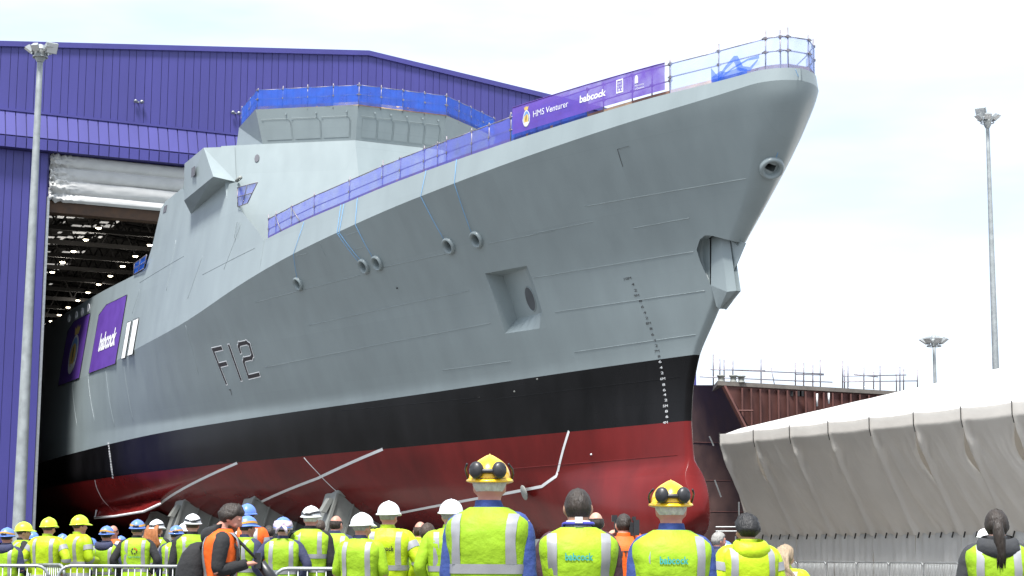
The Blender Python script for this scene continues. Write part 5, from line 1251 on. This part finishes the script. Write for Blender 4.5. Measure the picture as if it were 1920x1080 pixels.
    def on_back(x, z, l_=.0055):
        W_ = np.interp(z, TZ, TW)*wb+off; th = math.acos(min(1, (abs(x)/W_)**1.25)); return tsurf(-th if x >= 0 else -(math.pi-th), z, off+l_, wb, 1., .010, sd_)
    if text:
        tx_, mt_, w0, z0, h0 = text
        kid(lettering(tx_, lambda x, y: on_back(-w0/2+w0*x, z0+h0*y), 'lettering', mt_, None, bold=.02))
    if logo:
        for k in range(7):
            a0 = k*.9+.2; m = MB(); m.grid([[on_back(r_*math.cos(a0+q*.6), 1.30+r_*math.sin(a0+q*.6)) for q in (0, .5, 1)] for r_ in (.030, .048)]); kid(m.build('print_ring', M_PRRED if k in (0, 1) else M_PRBLK, None))
        kid(lettering('THE WORKS', lambda x, y: on_back(-.09+.18*x, 1.20+.025*y), 'lettering', M_TEAL, None))
    if extras: extras(root, kid, hx)
    return root
def ex_lanyard(root, kid, hx):
    m = MB(); m.tube([np.array([.088*math.cos(q), .004+.092*math.sin(q), 1.505+(.01 if math.sin(q) < 0 else -.05)]) for q in np.linspace(math.pi, 2*math.pi, 12)], .011, 6); kid(m.build('lanyard', mat('lanyard_blue', (.05, .05, .35), .6), None, True))
    m = MB(); m.box((0, -.10, 1.535), (.022, 0, 0), (0, .008, 0), (0, 0, .018)); kid(m.build('lanyard_clip', M_WHITE, None))
BAB = ('babcock', M_TEAL, .155, 1.305, .042)
# nearest row
person(918, 853, 9.8, -12, 'tall man in amber helmet with ear cups and plain yellow vest over blue shirt', 'yellow', ('short', H_WH), 1, 'slim', sleeve=M_BLUEC, wb=.98, bands=(1.145, 1.195), vx=.15, yaw=8)
person(1084, 912, 10., 0, 'dark haired man in yellow babcock vest over maroon sleeves', None, ('buzz', H_DK), 2, 'slim', sleeve=M_MAROON, text=BAB, extras=ex_lanyard, bands=(.98, 1.03), vx=.15, collar=M_WHITE)
person(1258, 901, 9.6, 0, 'man in amber helmet with ear cups and babcock vest right of the dark haired man', 'yellow', ('short', H_WH), 1, 'slim', sleeve=M_BLUEC, text=BAB, wb=.98, bands=(.98, 1.03), vx=.155)
person(1402, 962, 13.4, 8, 'dark curly haired man in bright yellow hooded jacket by the tent', None, ('thick', H_BK), 2, 'down', 'HVJ', coat=True, hood=M_HVJ, yaw=14, vx=.15, bands=(1.0, 1.05))
person(1868, 953, 12.2, -12, 'woman with dark ponytail in charcoal hooded jacket and yellow vest at right', None, ('pony', H_DK), 0, 'front', sleeve=M_GREYC, hood=M_GREYC, wb=1.02, bands=(.95, 1.0))
person(1470, 1021, 14.5, -20, 'grey blonde long haired woman in yellow jacket beside the hooded man', None, ('long', H_BL), 0, 'front', 'HVJ', coat=True, yaw=-20)
person(1170, 961, 17.5, 0, 'cameraman in orange vest filming between the two babcock vests', None, ('buzz', H_DK), 0, 'raised', 'OR', sleeve=M_OR, text=('VISITOR', M_PRBLK, .30, 1.30, .055))
person(1118, 958, 18.5, 10, 'dark balding head just right of the dark haired man', None, ('bald', H_DK), 0, 'down', sleeve=M_NAVY)
person(1345, 997, 23., -50, 'grey haired man peeking right of the second amber helmet', None, ('short', H_GR), 1, 'down', vest=M_NAVY, sleeve=M_NAVY, yaw=-20)
person(1361, 1013, 24., 10, 'blue helmet low between amber helmet man and hooded jacket man', 'blue', ('short', H_BR), 0, 'down', sleeve=M_NAVY)
person(1846, 990, 27., 0, 'white helmet far behind the woman with the ponytail', 'white', ('short', H_BR), 0, 'down')
# middle group
person(846, 934, 17., 0, 'man in white helmet half hidden behind the tall amber helmet man', 'white', ('short', H_GR), 0, 'pocket', bands=(1.10, 1.15))
person(728, 938, 18.6, -6, 'man in white helmet and yellow babcock jacket right of the middle barrier', 'white', ('short', H_GR), 1, 'hips', 'HVJ', coat=True, text=('babcock', M_PRBLK, .19, 1.27, .05), yaw=-12, bands=(1.08, 1.13), vx=.13, hood=None, collar=M_HVJ)
person(677, 960, 18.2, -14, 'older man in white helmet with navy collar and yellow vest', 'white', ('short', H_GR), 1, 'front', yaw=-28, collar=M_NAVY, bands=(1.03, 1.08))
person(583, 947, 22.6, 0, 'man in white helmet with black bands and two striped vest over dark jacket', 'whiteband', ('short', H_WH), 1, 'down', sleeve=M_BLKC, two=True, yaw=-8, bands=(1.15, 1.2))
person(629, 965, 24., -8, 'balding man in yellow vest between two white helmets', None, ('bald', H_DK), 1, 'down', sleeve=M_NAVY, yaw=-14)
person(531, 968, 22.4, 0, 'worker with patterned scarf tied over the helmet and yellow vest', 'scarf', ('short', H_DK), 0, 'hips', sleeve=M_NAVY, bands=(1.05, 1.1))
person(464, 943, 25., 0, 'tall person in blue helmet and orange jacket behind the photographer', 'blue', ('short', H_DK), 2, 'down', 'OR', sleeve=M_OR, coat=True)
person(462, 966, 22.8, -40, 'worker in blue and white helmet and yellow vest looking right', 'bluemix', ('short', H_DK), 1, 'front', sleeve=M_NAVY, yaw=-16)
person(362, 962, 24.5, 20, 'worker in yellow vest half hidden behind the photographer shoulder', 'whiteband', ('short', H_BR), 0, 'down', sleeve=M_BLKC)
person(788, 976, 21., 0, 'bald man in yellow jacket behind the dark haired man by the rail', None, ('bald', H_BR), 1, 'down', 'HVJ', coat=True, hood=M_HVJ)
person(801, 980, 19.5, 6, 'brown haired man in yellow vest left of the tall amber helmet man', None, ('short', H_BR), 0, 'down', yaw=-10, collar=M_NAVY, sleeve=M_HV)
# left group
person(258, 973, 27., 0, 'worker in blue helmet with ochre band and round print on yellow vest', 'blueband', ('short', H_BK), 2, 'hips', sleeve=M_BLKC, logo=True, bands=(1.0, 1.04))
person(293, 973, 28.5, -16, 'ginger haired worker in white banded helmet beside the blue banded one', 'whiteband', ('long', H_GI), 0, 'down', sleeve=M_BLKC, yaw=-10)
person(331, 984, 28., 4, 'worker in blue helmet with print on vest left of the photographer', 'blueband', ('short', H_BK), 2, 'down', sleeve=M_NAVY, logo=True, bands=(1.0, 1.04))
person(347, 979, 30., 0, 'white helmet just behind the photographer rucksack', 'white', ('short', H_BR), 0, 'down')
person(200, 985, 27.5, -10, 'worker in blue helmet and navy hooded jacket with arms on hips', 'blueband', ('short', H_BK), 1, 'hips', sleeve=M_NAVY, hood=M_NAVY, bands=(1.0, 1.04))
person(148, 965, 27., -38, 'man in lime helmet and yellow coat facing the ship, arms folded', 'lime', ('short', H_BR), 1, 'front', 'HVJ', coat=True, yaw=-18, two=True)
person(91, 969, 26.5, -10, 'man in lime helmet and yellow coat seen squarely from behind', 'lime', ('short', H_BR), 1, 'hips', 'HVJ', coat=True, yaw=-12, hood=None, two=True)
person(43, 978, 27., -62, 'young man in lime helmet with yellow vest over black top in profile', 'lime', ('short', H_BR), 0, 'pocket', sleeve=M_BLKC, yaw=-10)
person(13, 988, 25.5, -8, 'worker in blue helmet and navy hooded coat at the left edge', 'blueband', ('short', H_BK), 1, 'front', sleeve=M_NAVY, hood=M_NAVY, bands=(.98, 1.02))
person(62, 996, 33., 0, 'blue helmet far behind between the lime helmets', 'blue', ('short', H_BK), 0, 'down')
person(214, 984, 31., 165, 'man with receding hair facing the camera behind the navy hood', None, ('bald', H_BR), 1, 'down', vest='OR', sleeve=M_NAVY)
person(172, 1008, 33., 12, 'small blue helmet low behind the yellow coats', 'blue', ('short', H_BK), 0, 'down')
person(226, 1004, 33.5, -20, 'small blue helmet right of the man facing the camera', 'blue', ('long', H_BR), 0, 'down', sleeve=M_NAVY)
person(118, 1000, 34., 30, 'blue helmet half hidden behind the broad yellow coat', 'blue', ('short', H_BK), 0, 'down', sleeve=M_NAVY)
person(275, 1003, 35., 150, 'fair faced onlooker far behind the banded helmets', None, ('short', H_BL), 0, 'down', vest=M_NAVY, sleeve=M_NAVY)
person(505, 985, 31., 14, 'dark haired onlooker far behind the scarf helmet', None, ('short', H_DK), 0, 'down', vest=M_NAVY, sleeve=M_NAVY)
person(600, 975, 33., -10, 'distant onlooker with brown hair under the cradle', None, ('short', H_BR), 0, 'down', vest=M_GREYC, sleeve=M_GREYC)
# photographer in profile
ph = person(418, 938, 15.6, -84, 'bearded photographer in orange vest and black hoodie looking down at his camera', None, ('thick', H_DK), 1, 'camera', 'OR', sleeve=M_BLKC, yaw=-4, pitch=24, hood=M_BLKC, collar=M_BLKC, bands=(.96, 1.03), fine=True, group='people at work')
def beard(root, hx):
    m = MB(); rows = []
    for i in range(7):
        t_ = -.98+.55*i/6; la = math.asin(t_); rows.append([hx(headshape(HC+np.array([(.077+.004)*math.cos(la)*math.cos(az), (.098+.006+.008*(t_ < -.6))*math.cos(la)*math.sin(az), (.117+.006)*t_]))) for az in np.linspace(.05, math.pi-.05, 22)])
    m.grid(rows); o = m.build('beard', hairmat('beard_reddish', (.13, .065, .035)), None, True); o.parent = root; o.matrix_parent_inverse = Matrix.Identity(4)
beard(ph, hx_of(math.radians(-4), math.radians(24)))
phm = Matrix.Translation(ph.location) @ ph.rotation_euler.to_matrix().to_4x4() @ Matrix.Diagonal((*ph.scale, 1))
def worn(name, lab, cat, anchor):
    th = bpy.data.objects.new(name, None); col.objects.link(th); tag(th, lab, cat); th.location = ph.location; th.rotation_euler = ph.rotation_euler; th.scale = ph.scale
    return th
def wpart(m, name, mt, th, smooth=True):
    o = m.build(name, mt, None, smooth); o.parent = th; o.matrix_parent_inverse = Matrix.Identity(4); return o
cmr = worn('photo_camera', 'black photo camera with long lens held by the photographer', 'camera', None)
m = MB(); m.abox((-.075, .285, 1.155), (.075, .345, 1.255)); wpart(m, 'camera_body', M_CUP, cmr, False)
m = MB(); m.abox((-.03, .29, 1.255), (.03, .34, 1.29)); wpart(m, 'viewfinder', M_CUP, cmr, False)
m = MB(); m.lathe((0, .34, 1.20), (0, .6, -.8), [(.001, 0), (.045, 0), (.047, .10), (.052, .11), (.054, .20), (.05, .205), (.046, .19), (.001, .18)], 18); wpart(m, 'lens', M_CUP, cmr)
m = MB(); m.tube([(-.075, .30, 1.24), (-.10, .20, 1.34), (-.085, .08, 1.46), (-.05, -.08, 1.51), (.05, -.08, 1.51), (.085, .08, 1.46), (.10, .20, 1.34), (.075, .30, 1.24)], .012, 6); wpart(m, 'strap', M_BLKC, cmr)
bpk = worn('rucksack', 'black rucksack on the back of the photographer', 'rucksack', None)
m = MB(); rows = []
for z, wx, d in ((.82, .10, .10), (.86, .15, .15), (1.0, .165, .17), (1.15, .16, .165), (1.28, .14, .13), (1.36, .10, .08), (1.38, .05, .04)):
    rows.append([np.array([wx*math.copysign(abs(math.cos(q))**.7, math.cos(q)), -.16-d*.62+d*.75*math.copysign(abs(math.sin(q))**.7, math.sin(q)), z]) for q in [2*math.pi*k/24 for k in range(24)]])
m.grid(rows, cv=True); wpart(m, 'bag', M_BLKC, bpk)
for sg in (1, -1):
    m = MB(); m.tube([(sg*.11, -.17, 1.33), (sg*.12, -.10, 1.455), (sg*.125, .03, 1.45), (sg*.135, .145, 1.32), (sg*.15, .15, 1.15), (sg*.19, .02, 1.0), (sg*.14, -.17, .92)], .016, 6); wpart(m, 'strap', M_BLKC, bpk)
# video camera on the cameraman's shoulder
q = atY(1170, 985, 17.2); vc = thing('video_camera', 'black shoulder video camera held by the cameraman in orange', 'video camera', q)
def vb(px0, py0, px1, py1, Y, dep, nm, mt=M_CUP):
    p0, p1 = atY(px0, py1, Y), atY(px1, py0, Y); m = MB(); m.abox((p0[0], Y-dep/2, p0[2]), (p1[0], Y+dep/2, p1[2])); m.build(nm, mt, vc)
vb(1188, 975, 1198, 1004, 17.4, .12, 'battery'); vb(1186, 969, 1191, 976, 17.5, .2, 'handle'); vb(1178, 980, 1190, 1003, 17.6, .3, 'camera_body')
vb(1147, 966, 1157, 978, 17.9, .1, 'viewfinder'); vb(1152, 976, 1160, 998, 17.8, .12, 'side_handle')
m = MB(); m.lathe(atY(1176, 990, 17.8), (0, 1, 0), [(.001, 0), (.05, 0), (.05, .25), (.065, .27), (.065, .33), (.001, .33)], 14); m.build('lens', M_CUP, vc, True)
